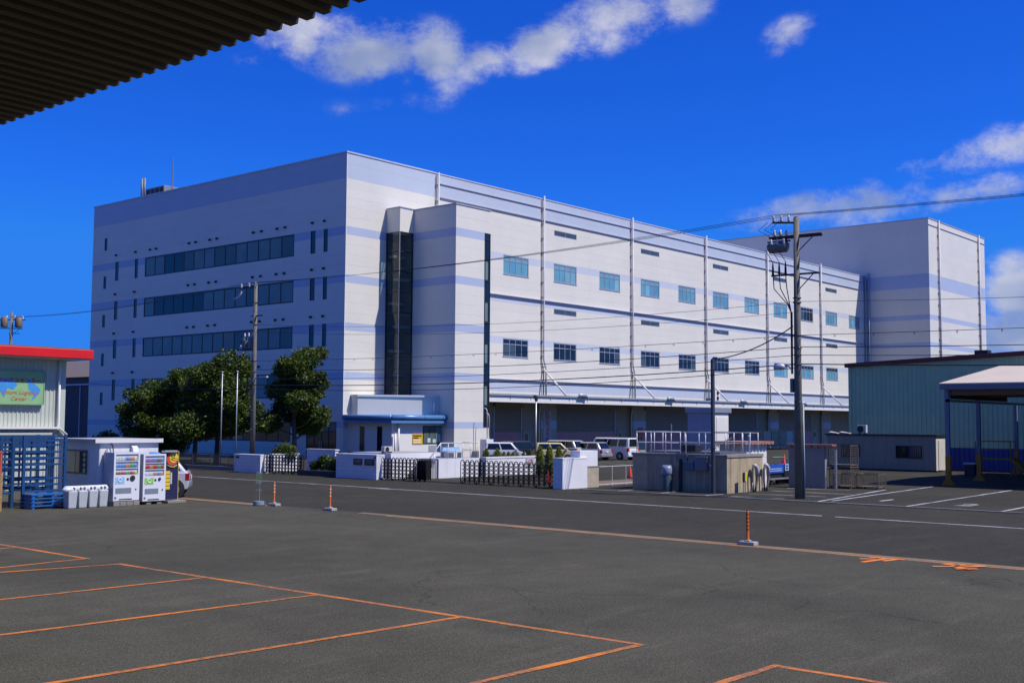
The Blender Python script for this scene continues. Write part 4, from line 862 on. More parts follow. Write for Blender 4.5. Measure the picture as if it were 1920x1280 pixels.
# ---------------------------------------------------------------- concrete tank with railings and service gear
TANK = M('stained_concrete', (.40, .32, .20), .85, 0, .2, 1.6, .4, 30, .95, dirt=(.05, .045, .04))
t = thing('concrete_tank', 'square stained concrete tank with white railings beside the pole', 'tank', (47.7, 28.9, 0))
mk('tank_wall', G().box(46.0, 26.35, 0, 49.35, 31.5, 1.62), TANK, t); mk('tank_lip', G().box(45.96, 26.31, 1.623, 49.39, 31.54, 1.74), M('lip_concrete', (.24, .23, .21), .9, 0, .2, 3, .5, 30, .5), t)
mk('pit_cover', G().box(46.5, 27.0, 1.743, 48.9, 31.0, 1.84), M('chequer_steel', (.16, .165, .17), .5, .5), t); mk('gear_box', G().box(46.5, 28.3, 1.843, 47.1, 29.1, 2.15), DKMETAL, t, bevel=.03)
def rail(t, pts, z0_, h, step, mid=True, r=.024):
    g = G().tube([(x, y, z0_+h) for x, y in pts], r, 8)
    if mid: g.tube([(x, y, z0_+h*.5) for x, y in pts], r*.8, 8)
    mk('handrail', g, RAILM, t, smooth=True)
    for (xa, ya), (xb, yb) in zip(pts[:-1], pts[1:]):
        L_ = math.hypot(xb-xa, yb-ya); n = max(1, round(L_/step))
        for i in range(n+(1 if (xb, yb) == tuple(pts[-1]) else 0)): f_ = i/n; mk('rail_post', G().cyl((xa+(xb-xa)*f_, ya+(yb-ya)*f_, z0_), (xa+(xb-xa)*f_, ya+(yb-ya)*f_, z0_+h), r*.9, n=8), RAILM, t, smooth=True)
rail(t, [(46.15, 28.9), (46.15, 31.35), (49.2, 31.35), (49.2, 26.5), (46.15, 26.5), (46.15, 28.6)], 1.74, 1.0, .85)
mk('float_arm', G().bar((47.4, 28.2, 1.9), (48.0, 27.2, 2.5), .06).bar((48.6, 27.0, 2.55), (49.1, 27.3, 1.9), .05), GALV, t); mk('valve_post', G().cyl((48.7, 26.7, 1.8), (48.7, 26.7, 2.5), .03, n=8).ball((48.7, 26.7, 2.55), .08), M('valve_blue', (.22, .42, .55), .5), t)
mk('pipe_bracket', G().box(45.9, 28.4, 1.35, 45.99, 29.0, 1.75), GREYB, t); mk('drain_pipe', G().tube([(45.9, 28.75, 1.5), (45.9, 28.75, .0)], .08, 8), DKMETAL, t)
for y0_, y1_, z0_, z1_, m_ in ((28.0, 28.5, 1.0, 1.4, M('box_slate_blue', (.08, .13, .18), .5)), (27.3, 27.95, 1.0, 1.62, M('box_grey', (.16, .165, .165), .6))): mk('control_box', G().box(45.82, y0_, z0_, 45.998, y1_, z1_), m_, t, bevel=.015)
mk('cable_bundle', G().tube([(45.9, 27.1, 1.66), (45.85, 27.0, 1.2), (45.88, 26.9, 1.0), (45.86, 27.15, 1.3)], .035, 6), INS, t, smooth=True)
t = thing('litter_bin', 'dark drum with a pale plastic liner in front of the concrete tank', 'bin', (45.6, 29.3, 0)); mk('drum', G().lathe([(.22, 0), (.24, .02), (.25, .75), (.24, .78)], (45.6, 29.3, 0), 14), M('drum_teal', (.05, .08, .09), .5), t, smooth='auto'); mk('liner', G().lathe([(.25, 0), (.28, .08), (.26, .3), (.2, .45), (.12, .42)], (45.6, 29.3, .76), 11), M('liner_plastic', (.22, .24, .32), .3), t, smooth=True)
solo('service_mast', G().tube([(45.72, 26.9, 0), (45.72, 26.9, 6.05), (45.74, 26.85, 6.15), (45.8, 26.7, 6.15)], [.105, .09, .05, .03], 12).cyl((45.72, 26.9, 2.0), (45.72, 26.9, 2.08), .13, n=12), M('mast_slate', (.055, .065, .08), .5, .3), 'dark steel service mast standing against the concrete tank corner', 'mast', smooth='auto')
HOSE = M('brown_hose', (.16, .14, .12), .6)
for x, lab in ((48.1, 'grey lagged pipe loop in front of the tank nearer the mast'), (49.2, 'paler lagged pipe loop at the right corner of the tank')):
    t = thing('vent_pipe', lab, 'pipe', (x, 26.1, 0), group='lagged pipe loops by the tank'); mk('pipe', G().tube([(x-.05, 26.15, 0), (x-.1, 26.15, .5), (x-.1, 26.15, 1.0), (x, 26.13, 1.2), (x+.14, 26.12, 1.2), (x+.24, 26.1, 1.05), (x+.24, 26.1, .55), (x+.15, 26.1, .3), (x+.05, 26.1, 0)], [.05, .05, .055, .075, .085, .085, .07, .05, .05], 10), HOSE, t, smooth=True); mk('lagging', G().tube([(x-.02, 26.125, 1.17), (x+.10, 26.12, 1.22), (x+.22, 26.1, 1.1), (x+.245, 26.1, .75)], .095, 10), M('lagging_white', (.46, .46, .46), .5), t, smooth=True)
t = thing('gas_marker', 'yellow and black marker post in front of the tank wall', 'marker post', (47.0, 26.0, 0)); mk('post', G().cyl((46.9, 26.0, 0), (46.9, 26.0, .62), .022, n=8).cyl((47.05, 26.0, 0), (47.05, 26.0, .6), .022, n=8), GALV, t); mk('sleeve', G().box(46.98, 25.97, .55, 47.15, 26.03, .95), M('marker_yellow', (.62, .50, .03), .5), t); mk('dark_sleeve', G().box(46.84, 25.97, .5, 46.96, 26.03, .93), BLACK, t)
solo('standpipe', G().tube([(47.5, 25.9, 0), (47.5, 25.9, .42), (47.56, 25.9, .45), (47.6, 25.9, .38)], .02, 7), GALV, 'short standpipe tap right of the yellow marker', 'tap', smooth=True)
# kiosk behind the tank
t = thing('lift_kiosk', 'tall blue grey steel kiosk with a pale cap behind the tank railings', 'kiosk', (57.9, 34.4, 0)); KIOSK_SHADE = M('kiosk_steel', (.26, .30, .36), .45, .1)
mk('body', G().box(57.0, 33.62, 0, 58.88, 35.2, 3.75), KIOSK_SHADE, t); mk('cap', G().box(56.9, 33.5, 3.753, 59.05, 35.32, 4.05), KIOSK_SHADE, t, bevel=.02); mk('front_panel', G().box(57.02, 33.60, 0, 58.86, 33.618, 3.74), W_PAINT, t); mk('door', G().box(57.5, 33.575, .3, 58.75, 33.599, 3.5), W_PAINT, t); mk('door_handle', G().box(57.6, 33.53, 1.8, 57.64, 33.574, 2.0), DKMETAL, t); mk('side_seam', G().box(56.99, 34.4, 0, 57.0, 34.42, 3.7), FLASH, t); mk('aerial', G().cyl((57.0, 36.3, 0), (57.0, 36.3, 3.1), .03, n=6), GALV, t)  # body carries the shade tone, white front panel the sunlit tone of one paint
# tile-roofed hut and tile-capped screen wall
TILE = M('terracotta_tile', (.36, .16, .11), .75, 0, .2, 5); GWALL = M('grey_render', (.22, .22, .21), .85, 0, .1, 1.5, .3, 40)
def tile_row(t, x0, y0, x1, y1, z, n, w=.34):
    L_ = math.hypot(x1-x0, y1-y0); d = Vector(((x1-x0)/L_, (y1-y0)/L_, 0)); p = Vector((-d.y, d.x, 0)); s = L_/n
    for i in range(n):
        c = Vector((x0, y0, z))+d*(s*(i+.5)); g = G(); prof = []
        for k in range(9): a = math.pi*k/8; prof.append((math.cos(a)*s*.5, -math.sin(a)*.13+.13))
        prof += [(-s*.5, .16), (s*.5, .16)]
        g.prism([(a, b) for a, b in reversed(prof)], lambda a, b, q: c+d*a+p*q+Vector((0, 0, b)), -w, w); mk('roof_tile', g, TILE, t)
t = thing('tile_roof_hut', 'small white hut with a terracotta tile roof behind the tank', 'hut', (50.9, 28.3, 0)); mk('wall', G().box(49.9, 27.5, 0, 51.9, 29.0, 2.12), W_PAINT, t)
for k in range(7): mk('wall_board', G().box(49.89, 27.49, .3*k+.01, 51.91, 27.52, .3*k+.29), W_PAINT, t)
tile_row(t, 49.3, 28.2, 52.25, 28.2, 2.13, 9, .95)
t = thing('screen_wall', 'grey rendered screen wall capped with terracotta tiles beside the pole', 'wall', (53.4, 25.8, 0)); mk('wall', G().box(53.3, 25.05, 0, 53.52, 27.0, 2.0), GWALL, t); tile_row(t, 53.41, 27.1, 53.41, 24.6, 2.0, 7, .26); mk('end_post', G().box(53.28, 24.45, 0, 53.36, 24.55, 1.9), GALV, t)
# wire cages
CAGE = M('rusty_wire', (.20, .165, .12), .7, .4, .3, 6)
def cage(name, label, x, y, z, w, d, h, rz, group=None, nx=8, nz=8):
    t = thing(name, label, 'wire cage', (x, y, z), rz, group)
    fr = G()
    for sx in (0, 1):
        for sy in (0, 1): fr.bar((sx*w, sy*d, .1), (sx*w, sy*d, h), .03)
    for zz in (.1, h):
        fr.bar((0, 0, zz), (w, 0, zz), .03); fr.bar((0, d, zz), (w, d, zz), .03); fr.bar((0, 0, zz), (0, d, zz), .03); fr.bar((w, 0, zz), (w, d, zz), .03)
    mk('frame', fr, CAGE, t, local=True)
    for face in range(4):
        g = G()
        L_ = w if face < 2 else d; P = (lambda a, zz: (a, 0 if face == 0 else d, zz)) if face < 2 else (lambda a, zz: (0 if face == 2 else w, a, zz))
        for i in range(1, nx): g.bar(P(L_*i/nx, .1), P(L_*i/nx, h), .009)
        for i in range(1, nz): g.bar(P(0, .1+(h-.1)*i/nz), P(L_, .1+(h-.1)*i/nz), .009)
        mk('mesh_side', g, CAGE, t, local=True)
    for sx in (.05, w-.05):
        for sy in (.05, d-.05): mk('foot', G().box(sx-.04, sy-.04, 0, sx+.04, sy+.04, .1), CAGE, t, local=True)
    mk('floor', G().box(.02, .02, .105, w-.02, d-.02, .12), CAGE, t, local=True); return t
cage('wire_cage', 'rusty wire cage on the ground beside the tiled screen wall', 53.8, 23.95, .0, .9, 1.1, 1.05, 0, 'stacked wire cages'); cage('wire_cage', 'upper rusty wire cage stacked beside the tiled screen wall', 53.8, 23.95, 1.06, .9, 1.1, 1.05, 0, 'stacked wire cages')
cage('wire_cage', 'low long wire cage nearest the parking bays with a yellow tag', 54.4, 22.8, 0, .9, 1.1, .72, 0, 'low wire cages', 10, 6); cage('wire_cage', 'low wire cage next to the tall cage stack', 54.4, 24.0, 0, .9, 1.1, .70, 0, 'low wire cages', 10, 6)
solo('cage_tag', G().box(54.37, 22.95, .45, 54.385, 23.1, .62), M('tag_yellow', (.6, .45, .12), .6), 'yellow tag hung on the low wire cage', 'tag')
# traffic cones and the cart
CONE = M('cone_red', (.62, .035, .015), .45)
def cone(label, x, y, h=.7, group=None):
    t = thing('traffic_cone', label, 'traffic cone', (x, y, 0), group=group); mk('cone', G().lathe([(.15, .04), (.13, .1), (.03, h), (.02, h+.01)], (x, y, 0), 14), CONE, t, smooth='auto'); mk('base', G().box(x-.19, y-.19, 0, x+.19, y+.19, .045), M('cone_base', (.05, .02, .015), .7), t, bevel=.01)
cone('lone traffic cone on the kerb left of the concrete tank', 55.1, 37.9, .62); cone('traffic cone standing behind the folding gate', 46.9, 37.4, .62)
for (x, y), lab in zip(((56.72, 29.0), (57.15, 29.3), (57.95, 29.0)), ('left one of the three cones behind the cart', 'shorter middle cone of the three behind the cart', 'right one of the three cones behind the cart')): 
    o = thing('cone_stand_block', 'black rubber block under the '+{'l': 'left', 's': 'shorter middle', 'r': 'right'}[lab[0]]+' cone behind the cart', 'block', (x, y, 0)); mk('block', G().box(x-.2, y-.2, 0, x+.2, y+.2, .70), BLACK, o, bevel=.02)
    t = thing('traffic_cone', lab, 'traffic cone', (x, y, .70), group='cones behind the cart'); hh = .80 if 'short' not in lab else .6
    mk('cone', G().lathe([(.17, .04), (.14, .1), (.03, hh), (.02, hh+.01)], (x, y, .70), 14), CONE, t, smooth='auto'); mk('base', G().box(x-.2, y-.2, .701, x+.2, y+.2, .74), CONE, t)
BLUE = M('crate_blue', (.02, .09, .45), .5); PALEB = M('crate_pale_blue', (.42, .55, .80), .5)
t = thing('flat_cart', 'flat cart carrying blue and white panels behind the tank', 'cart', (54.9, 28.6, 0)); mk('deck', G().box(53.6, 28.2, .28, 56.2, 29.1, .36), GALV, t)
mk('push_handle', G().tube([(55.6, 28.25, .3), (55.6, 28.25, 1.35), (55.0, 28.25, 1.42), (53.9, 28.25, 1.42)], .035, 8), M('cart_green', (.10, .20, .19), .5), t, smooth=True)
for x in (53.9, 55.9):
    for y in (28.3, 29.0): mk('wheel', G().cyl((x, y-.04, .14), (x, y+.04, .14), .14, n=14), BLACK, t)
t = thing('blue_board', 'dark blue board with white lines lying on the flat cart', 'board', (54.3, 28.4, .36)); mk('sheet', G().box(53.6, 28.2, .62, 55.1, 28.25, 1.05), BLUE, t); mk('support', G().box(53.7, 28.26, .36, 55.0, 28.4, .9), DKMETAL, t)
for z in (.72, .82): mk('white_line', G().box(53.65, 28.19, z, 54.9, 28.199, z+.035), PALEB, t)
t = thing('blue_crate', 'pale blue open lattice crate at the cart end', 'crate', (55.7, 28.5, .36)); mk('base', G().box(55.2, 28.2, .365, 56.3, 28.8, .70), DKMETAL, t); g = G()
for z in (.72, .86, 1.0): g.box(55.2, 28.17, z, 56.3, 28.21, z+.05)
for x in (55.2, 55.55, 55.9, 56.25): g.box(x, 28.165, .705, x+.05, 28.215, 1.08)
mk('lattice', g, PALEB, t); mk('inside', G().box(55.2, 28.23, .7, 56.3, 28.8, 1.05), BLUE, t)
solo('black_bin', G().lathe([(.32, 0), (.36, .7), (.38, .72), (.34, .75)], (56.9, 28.4, 0), 12), BLACK, 'black bin in front of the three cones', 'bin', smooth='auto')
# stacked blue cages under the dock canopy
for k in range(4): 
    x = 125.0+2.0*k; t = thing('roll_cage', ['leftmost', 'second', 'third', 'rightmost'][k]+' of the blue roll cages under the dock canopy', 'roll cage', (x, 65.5, 0), group='blue roll cages at the dock')
    g = G()
    for i in range(7): g.bar((x+.28*i, 65.5, .2), (x+.28*i, 65.5, 2.2), .05)
    for z in (.2, .7, 1.2, 1.7, 2.2): g.bar((x, 65.5, z), (x+1.7, 65.5, z), .05)
    m_ = M('roll_cage_blue', (.012, .035, .075), .5) if k < 3 else M('roll_cage_bright_blue', (.02, .09, .22), .5)
    mk('front', g, m_, t); mk('back', G().box(x, 66.6, .2, x+1.7, 66.64, 2.2), m_, t); mk('base', G().box(x, 65.5, .12, x+1.75, 66.7, .2), m_, t)
    for xx in (x+.1, x+1.6): mk('caster', G().cyl((xx, 65.6, .06), (xx+.05, 65.6, .06), .06, n=10), BLACK, t)
# yard lamp post
t = thing('yard_lamp', 'slim grey lamp post rising from the yard planter', 'lamp post', (58.85, 48, 0)); mk('pole', G().tube([(58.85, 48, 0), (58.85, 48, 4.6)], [.07, .05], 10), GALV, t, smooth=True); mk('lamp_head', G().lathe([(.06, 0), (.10, .1), (.20, .35), (.21, .42), (.05, .46)], (58.87, 48, 4.5), 12), GREYB, t, smooth=True)
# ---------------------------------------------------------------- cars
CG = glass('car_glass', (.008, .013, .016), .03, .45); TYRE = M('tyre', (.018, .018, .018), .8); RIM = M('alloy_rim', (.45, .45, .46), .3, .7); TRIM = M('car_black_trim', (.02, .02, .02), .5); TAIL = M('tail_lamp_red', (.35, .012, .012), .2); LAMP = M('head_lamp', (.6, .62, .62), .1)
def carpaint(name, c, metal=0.0):
    m = M(name, c, .25, metal, .02); b = m.node_tree.nodes['Principled BSDF']; b.inputs['Coat Weight'].default_value = .6; b.inputs['Coat Roughness'].default_value = .05; return m
def car(label, x, y, rz, L, W, Hh, paint, belt, hood, xa, xb, xc, xd, wr=.31, group='cars parked in the yard', bumper=None, bot=.2, cat='car', name='parked_car', ro=None):
    """x forward; xa..xd = windscreen base, roof front, roof rear, rear glass base as fractions of length from the front"""
    t = thing(name, label, cat, (x, y, 0), rz, group); h = L/2; X = lambda f_: h-f_*L
    prof = [(h-.02, bot+.05), (h, bot+.25), (h-.04, hood*.78), (h-.14, hood*.92), (X(xa)+.1, hood), (X(xa), belt), (X(xd), belt+.02), (-h+.06, belt-.02), (-h, belt-.2), (-h+.01, bot+.25), (-h+.05, bot+.04), (-h+.25, bot), (h-.3, bot)]
    mk('body', G().prism([(a, b) for a, b in reversed(prof)], lambda a, b, d: (a, d, b), -W/2, W/2), paint, t, bevel=.11, local=True, smooth='auto')
    w1, w2 = W/2-.045, W/2-.17; z0_, z1_ = belt-.02, Hh
    lo = [(X(xa), w1), (X(xa), -w1), (X(xd), -w1), (X(xd), w1)]; hi = [(X(xb), w2), (X(xb), -w2), (X(xc), -w2), (X(xc), w2)]
    V8 = [Vector((a, b, z0_)) for a, b in lo]+[Vector((a, b, z1_)) for a, b in hi]
    mk('cabin', G().add(V8, [(3,2,1,0),(4,5,6,7),(0,1,5,4),(1,2,6,5),(2,3,7,6),(3,0,4,7)]), paint, t, bevel=.10, local=True, smooth='auto')
    def pane(name, i, j, k, l, u0, u1, v0, v1):
        A, B, C_, D_ = V8[i], V8[j], V8[k], V8[l]                 # A,B low; C above B, D above A
        P = lambda u, v: A.lerp(B, u).lerp(D_.lerp(C_, u), v)
        n = (B-A).cross(D_-A).normalized(); mid = P(.5, .5)
        if n.dot(Vector((mid.x, mid.y, 0))) < 0: n = -n
        q = [P(u0, v0), P(u1, v0), P(u1, v1), P(u0, v1)]; mk(name, G().add([p+n*.008 for p in q]+[p-n*.004 for p in q], [(0,1,2,3),(7,6,5,4),(0,4,5,1),(1,5,6,2),(2,6,7,3),(3,7,4,0)]), CG, t, local=True)
    pane('windscreen', 0, 1, 5, 4, .06, .94, .08, .90); pane('rear_window', 2, 3, 7, 6, .08, .92, .14, .88)
    for i, j, k, l in ((1, 2, 6, 5), (3, 0, 4, 7)):
        for u0, u1 in (((.07, .40), (.43, .70), (.73, .94)) if L > 3.9 else ((.08, .48), (.52, .92))):
            if i == 3: u0, u1 = 1-u1, 1-u0
            pane('side_window', i, j, k, l, u0, u1, .16, .86)
    for wx in (h-.17*L-.08, -h+(ro or .19*L)):
        for s in (-1, 1):
            yy = s*(W/2)
            mk('wheel_arch', G().cyl((wx, yy-s*.1, wr+.01), (wx, yy+s*.004, wr+.01), wr*1.2, n=20), TRIM, t, local=True)
            w = mk('wheel', G().cyl((wx, yy-s*.17, wr), (wx, yy+s*.02, wr), wr, n=22), TYRE, t, local=True, bevel=.02); mk('rim', G().cyl((wx, yy, wr), (wx, yy+s*.027, wr), wr*.62, n=18), RIM, w, local=True)
            for q in range(5): mk('spoke', G().bar((wx, yy+s*.03, wr), (wx+math.cos(q*1.257)*wr*.58, yy+s*.03, wr+math.sin(q*1.257)*wr*.58), .05, .012), RIM, w, local=True)
    for s in (-1, 1):
        mk('headlight', G().box(h-.16, s*(W/2-.38), hood*.70, h+.008, s*(W/2-.03), hood*.86), LAMP, t, local=True, bevel=.03); mk('tail_light', G().box(-h-.008, s*(W/2-.2), belt-.32, -h+.16, s*(W/2+.006), belt-.02), TAIL, t, local=True, bevel=.02)
        mk('mirror', G().box(X(xa)-.3, s*(W/2-.02), belt+.02, X(xa)-.12, s*(W/2+.17), belt+.16), paint, t, local=True, bevel=.03); mk('door_handle', G().box(-.1, s*(W/2-.01), belt-.14, .12, s*(W/2+.025), belt-.10), paint, t, local=True)
    mk('bumper', G().box(-h-.03, -W/2+.04, bot+.08, -h+.25, W/2-.04, bot+.34).box(h-.25, -W/2+.04, bot+.05, h+.03, W/2-.04, bot+.3), bumper or paint, t, local=True, bevel=.05); mk('grille', G().box(h-.1, -W*.26, hood*.55, h+.012, W*.26, hood*.74), TRIM, t, local=True)
    for e, zz in ((-h-.035, bot+.42), (h+.035, bot+.22)): mk('number_plate', G().box(e-.01, -.17, zz, e+.01, .17, zz+.17), M('plate_white', (.6, .6, .58), .5), t, local=True)
    return t
WHT = carpaint('car_white', (.70, .70, .68)); SIL = carpaint('car_silver', (.42, .44, .48), .5); PEARL = carpaint('car_pearl_beige', (.48, .46, .40), .2); CREAM = carpaint('car_cream', (.66, .55, .27)); DKC = carpaint('car_dark', (.018, .02, .026))
P2 = math.pi/2
car('white boxy van at the right end of the parked row showing its rear', 80.95, 57.6, P2, 4.6, 1.69, 1.86, WHT, 1.02, .98, .10, .22, .985, .998, .31, cat='van', name='parked_van')
car('silver hatchback with red tail lamps between the two vans', 78.4, 58.2, P2, 3.9, 1.70, 1.50, SIL, .90, .86, .20, .40, .86, .97, .30)
car('pearl beige minivan parked behind the square gate wall', 77.6, 60.6, P2, 4.7, 1.75, 1.62, PEARL, .98, .92, .14, .34, .90, .985, .31)
car('cream small car facing the yard beside the lamp post', 72.9, 57.6, rad(-42), 3.3, 1.5, 1.5, CREAM, .92, .86, .16, .34, .93, .985, .27)
car('black estate car in the shade behind the clipped conifers', 73.9, 62.0, 0.0, 4.4, 1.72, 1.56, DKC, .92, .88, .2, .38, .9, .985, .31)
car('white small car with green tinted windscreen next to the stair tower', 68.3, 58.9, rad(-46), 3.3, 1.48, 1.56, WHT, .92, .86, .16, .34, .93, .985, .27)
car('silver white off-roader behind the navy banner', 26.12, 42.52, rad(142), 4.3, 1.76, 1.66, carpaint('car_silver_white', (.60, .61, .64), .15), 1.02, .98, .24, .40, .86, .985, .35, 'car by the vending machines', M('suv_lower_silver', (.30, .32, .36), .35, .4), .32, ro=.58)

# ---------------------------------------------------------------- right side: site office, green shed, tent canopy
PREF = M('prefab_grey', (.29, .255, .175), .6, 0, .08, 1.2, streak=.15); PREF_LIT = M('prefab_cream', (.58, .54, .46), .6, 0, .06, 1.2, streak=.1)  # shade painted into the long side panels, sunlight into the end panels
t = thing('site_office', 'long low grey prefabricated site office in front of the green shed', 'site office', (77.4, 32, 0))
mk('core', G().box(76.63, 28.13, .12, 78.27, 35.8, 2.34), JOINT, t)
for k in range(9):
    a = 28.1+.858*k; mk('wall_panel', G().box(76.6, a+.006, .1, 76.64, a+.852, 2.36), PREF, t)
for k in range(2): mk('wall_panel', G().box(76.6+.85*k+.006, 28.10, .1, 76.6+.85*(k+1)-.006, 28.125, 2.36), PREF_LIT, t)
mk('roof', G().box(76.5, 28.0, 2.363, 78.4, 35.95, 2.48), DKMETAL, t); mk('skid', G().box(76.7, 28.3, 0, 76.85, 35.6, .1).box(78.0, 28.3, 0, 78.15, 35.6, .1), BLACK, t)
for a, b in ((33.4, 34.75), (29.05, 30.85)):
    w = mk('window', G().box(76.575, a, .88, 76.599, b, 1.72), DFRAME, t); mk('pane', G().box(76.565, a+.06, .94, 76.574, (a+b)/2-.02, 1.66), GL_GREY, w); mk('pane', G().box(76.565, (a+b)/2+.02, .94, 76.574, b-.06, 1.66), GL_DARK, w)
    for i in range(12): mk('grille_bar', G().box(76.53, a+.05+(b-a-.1)*i/11-.012, .86, 76.55, a+.05+(b-a-.1)*i/11+.012, 1.74), DKMETAL, w)
mk('door', G().box(77.0, 28.06, .12, 77.75, 28.098, 2.1), PREF_LIT, t); mk('door_notice', G().box(77.6, 28.05, 1.3, 77.75, 28.059, 1.7), M('paper', (.6, .6, .58), .7), t)
condenser('condenser', 'condenser with its fan side dark standing on the site office roof', 77.1, 33.4, 2.48, -P2, .62, .62)
for k, (y0_, y1_, lab) in enumerate(((34.2, 35.0, 'pale flat board lying on the site office roof nearer the condenser'), (35.1, 35.8, 'pale flat board lying at the left end of the site office roof'))): solo('loose_board', G().add([(76.7, y0_, 2.485), (77.3, y0_+.1, 2.485), (77.3, y1_, 2.6), (76.7, y1_-.05, 2.56), (76.7, y0_, 2.52), (77.3, y0_+.1, 2.52), (77.3, y1_, 2.635), (76.7, y1_-.05, 2.6)], [(3,2,1,0),(4,5,6,7),(0,1,5,4),(1,2,6,5),(2,3,7,6),(3,0,4,7)]), M('pale_board', (.5, .47, .42), .7), lab, 'board', group='boards on the site office roof')
def ribbed(P, u0, u1, z0f, z1f, pitch=.33, rib=.05, dep=.035):
    """standing seam sheet: pans and raised ribs in one continuous strip; P(u, z, d)"""
    us = []; u = u0
    while u < u1-.01: us += [(u, 0), (u+pitch-rib*2.2, 0), (u+pitch-rib*1.6, dep), (u+pitch-rib*.6, dep)]; u += pitch
    us.append((min(u, u1), 0)); g = G()
    for a, d in us: g.v += [P(a, z0f(a), d), P(a, z1f(a), d)]
    for i in range(len(us)-1): g.f.append((2*i, 2*i+2, 2*i+3, 2*i+1))
    return g
GREENM = M('green_sheet', (.37, .50, .29), .5, .1, .08, .9, streak=.18); SHB = M('blue_dado', (.02, .045, .22), .6, 0, .1, 1)
t = thing('green_shed', 'green corrugated shed with a dark red verge and blue painted base', 'shed', (82, 10, 0))
ztop = lambda y: 7.42+(36.4-y)*.0405 if y > -8 else 7.42+44.4*.0405-( -8-y)*.0405
mk('core', G().prism([(-52, .0), (36.3, 0), (36.3, 7.35), (-8, 9.1), (-52, 7.35)], lambda a, b, d: (82.06+d, a, b), 0, 40), GREENM, t)
mk('wall_sheet', ribbed(lambda u, z, d: (82.0-d, u, z), -52, 36.4, lambda u: 1.5, ztop), GREENM, t); mk('dado', ribbed(lambda u, z, d: (81.985-d, u, z), -52, 36.4, lambda u: 0.0, lambda u: 1.55), SHB, t)
g = G()
for ya, yb in ((36.75, -8), (-8, -52.4)): g.add([(81.7, ya, ztop(ya)-.02), (81.7, yb, ztop(yb)-.02), (81.7, yb, ztop(yb)+.28), (81.7, ya, ztop(ya)+.28), (122, ya, ztop(ya)-.02), (122, yb, ztop(yb)-.02), (122, yb, ztop(yb)+.28), (122, ya, ztop(ya)+.28)], [(3,2,1,0),(4,5,6,7),(0,1,5,4),(1,2,6,5),(2,3,7,6),(3,0,4,7)])
mk('roof', g, M('dark_red_verge', (.13, .012, .012), .45), t)
mk('corner_trim', G().box(81.93, 36.35, 0, 82.2, 36.55, 7.4), GREENM, t); mk('roof_vent', G().box(81.8, 26.3, 7.95, 82.6, 27.2, 8.35), DKMETAL, t)
t = thing('tent_canopy', 'open canopy with a white membrane roof and yellow based posts', 'canopy', (66, 12, 0)); TPOST = M('canopy_post_blue_grey', (.16, .17, .22), .5, .1); TYEL = M('post_guard_yellow', (.55, .17, .008), .6)
def slab(x0, z0_, x1, z1_, y0_, y1_, th): return G().add([(x0, y0_, z0_), (x1, y0_, z1_), (x1, y1_, z1_), (x0, y1_, z0_), (x0, y0_, z0_+th), (x1, y0_, z1_+th), (x1, y1_, z1_+th), (x0, y1_, z0_+th)], [(0,3,2,1),(4,5,6,7),(0,1,5,4),(1,2,6,5),(2,3,7,6),(3,0,4,7)])
mk('roof_membrane', slab(60.25, 5.28, 70.2, 6.60, -24, 21.9, .05), M('white_membrane', (.60, .50, .36), .6, 0, .06, .6), t); mk('rear_membrane', slab(70.2, 6.60, 80.0, 5.28, -24, 21.9, .05), MATS['white_membrane'], t)
mk('eave_beam', G().box(60.3, -24, 5.0, 60.5, 21.85, 5.27), TPOST, t); mk('end_beam', G().box(60.5, 21.5, 4.35, 79.8, 21.65, 4.5), ALU, t); mk('purlin_board', G().box(60.6, -24, 4.7, 61.0, 21.4, 5.15).box(66.0, -24, 4.7, 66.4, 21.4, 5.15), M('timber_brown', (.16, .085, .03), .7), t)
for x, y in ((60.6, 21.6), (66.9, 22.1), (78.0, 23.4), (60.6, 10.5), (60.6, -1)):
    p = mk('post', G().box(x-.1, y-.1, 0, x+.1, y+.1, 5.2 if x < 62 else 4.6), TPOST, t); mk('post_guard', G().box(x-.125, y-.125, 0, x+.125, y+.125, 1.55), TYEL, p, bevel=.02); mk('post_base', G().prism([(-.34, 0), (.34, 0), (.17, .3), (-.17, .3)], lambda a, b, d: (x+d, y+a, b), -.13, .13), TYEL, p)
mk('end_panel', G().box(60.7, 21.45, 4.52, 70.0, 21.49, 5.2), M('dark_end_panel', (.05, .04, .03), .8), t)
t = thing('yellow_platform', 'yellow steel step platform in the shade under the canopy', 'platform', (74, 23.2, 0)); YS = M('platform_yellow', (.34, .17, .01), .6)
mk('deck', G().box(73.6, 22.4, 1.0, 74.6, 24.6, 1.1), YS, t)
for y in (22.45, 24.55):
    for x in (73.65, 74.55): mk('leg', G().bar((x, y, 0), (x, y, 2.15), .06), YS, t)
mk('handrail', G().tube([(73.62, 24.58, 2.15), (73.62, 22.42, 2.15)], .035, 6).tube([(73.62, 24.58, 1.65), (73.62, 22.42, 1.65)], .03, 6).tube([(74.58, 24.58, 2.15), (74.58, 22.42, 2.15)], .035, 6), YS, t)
mk('stair_string', G().bar((73.65, 22.4, 1.05), (73.65, 21.2, .0), .06, .2), YS, t); mk('stair_string', G().bar((74.55, 22.4, 1.05), (74.55, 21.2, .0), .06, .2), YS, t)
for k in range(4): mk('tread', G().box(73.65, 22.25-.27*k, .82-.22*k, 74.55, 22.45-.27*k, .86-.22*k), YS, t)
t = thing('cool_box', 'pale lidded box standing in the dark below the canopy', 'box', (72, 24.3, 0)); mk('box', G().box(71.7, 24.0, 0, 72.2, 24.6, .75), DKMETAL, t); mk('lid', G().box(71.65, 23.95, .753, 72.25, 24.65, .85), M('lid_pale', (.5, .5, .45), .6), t)

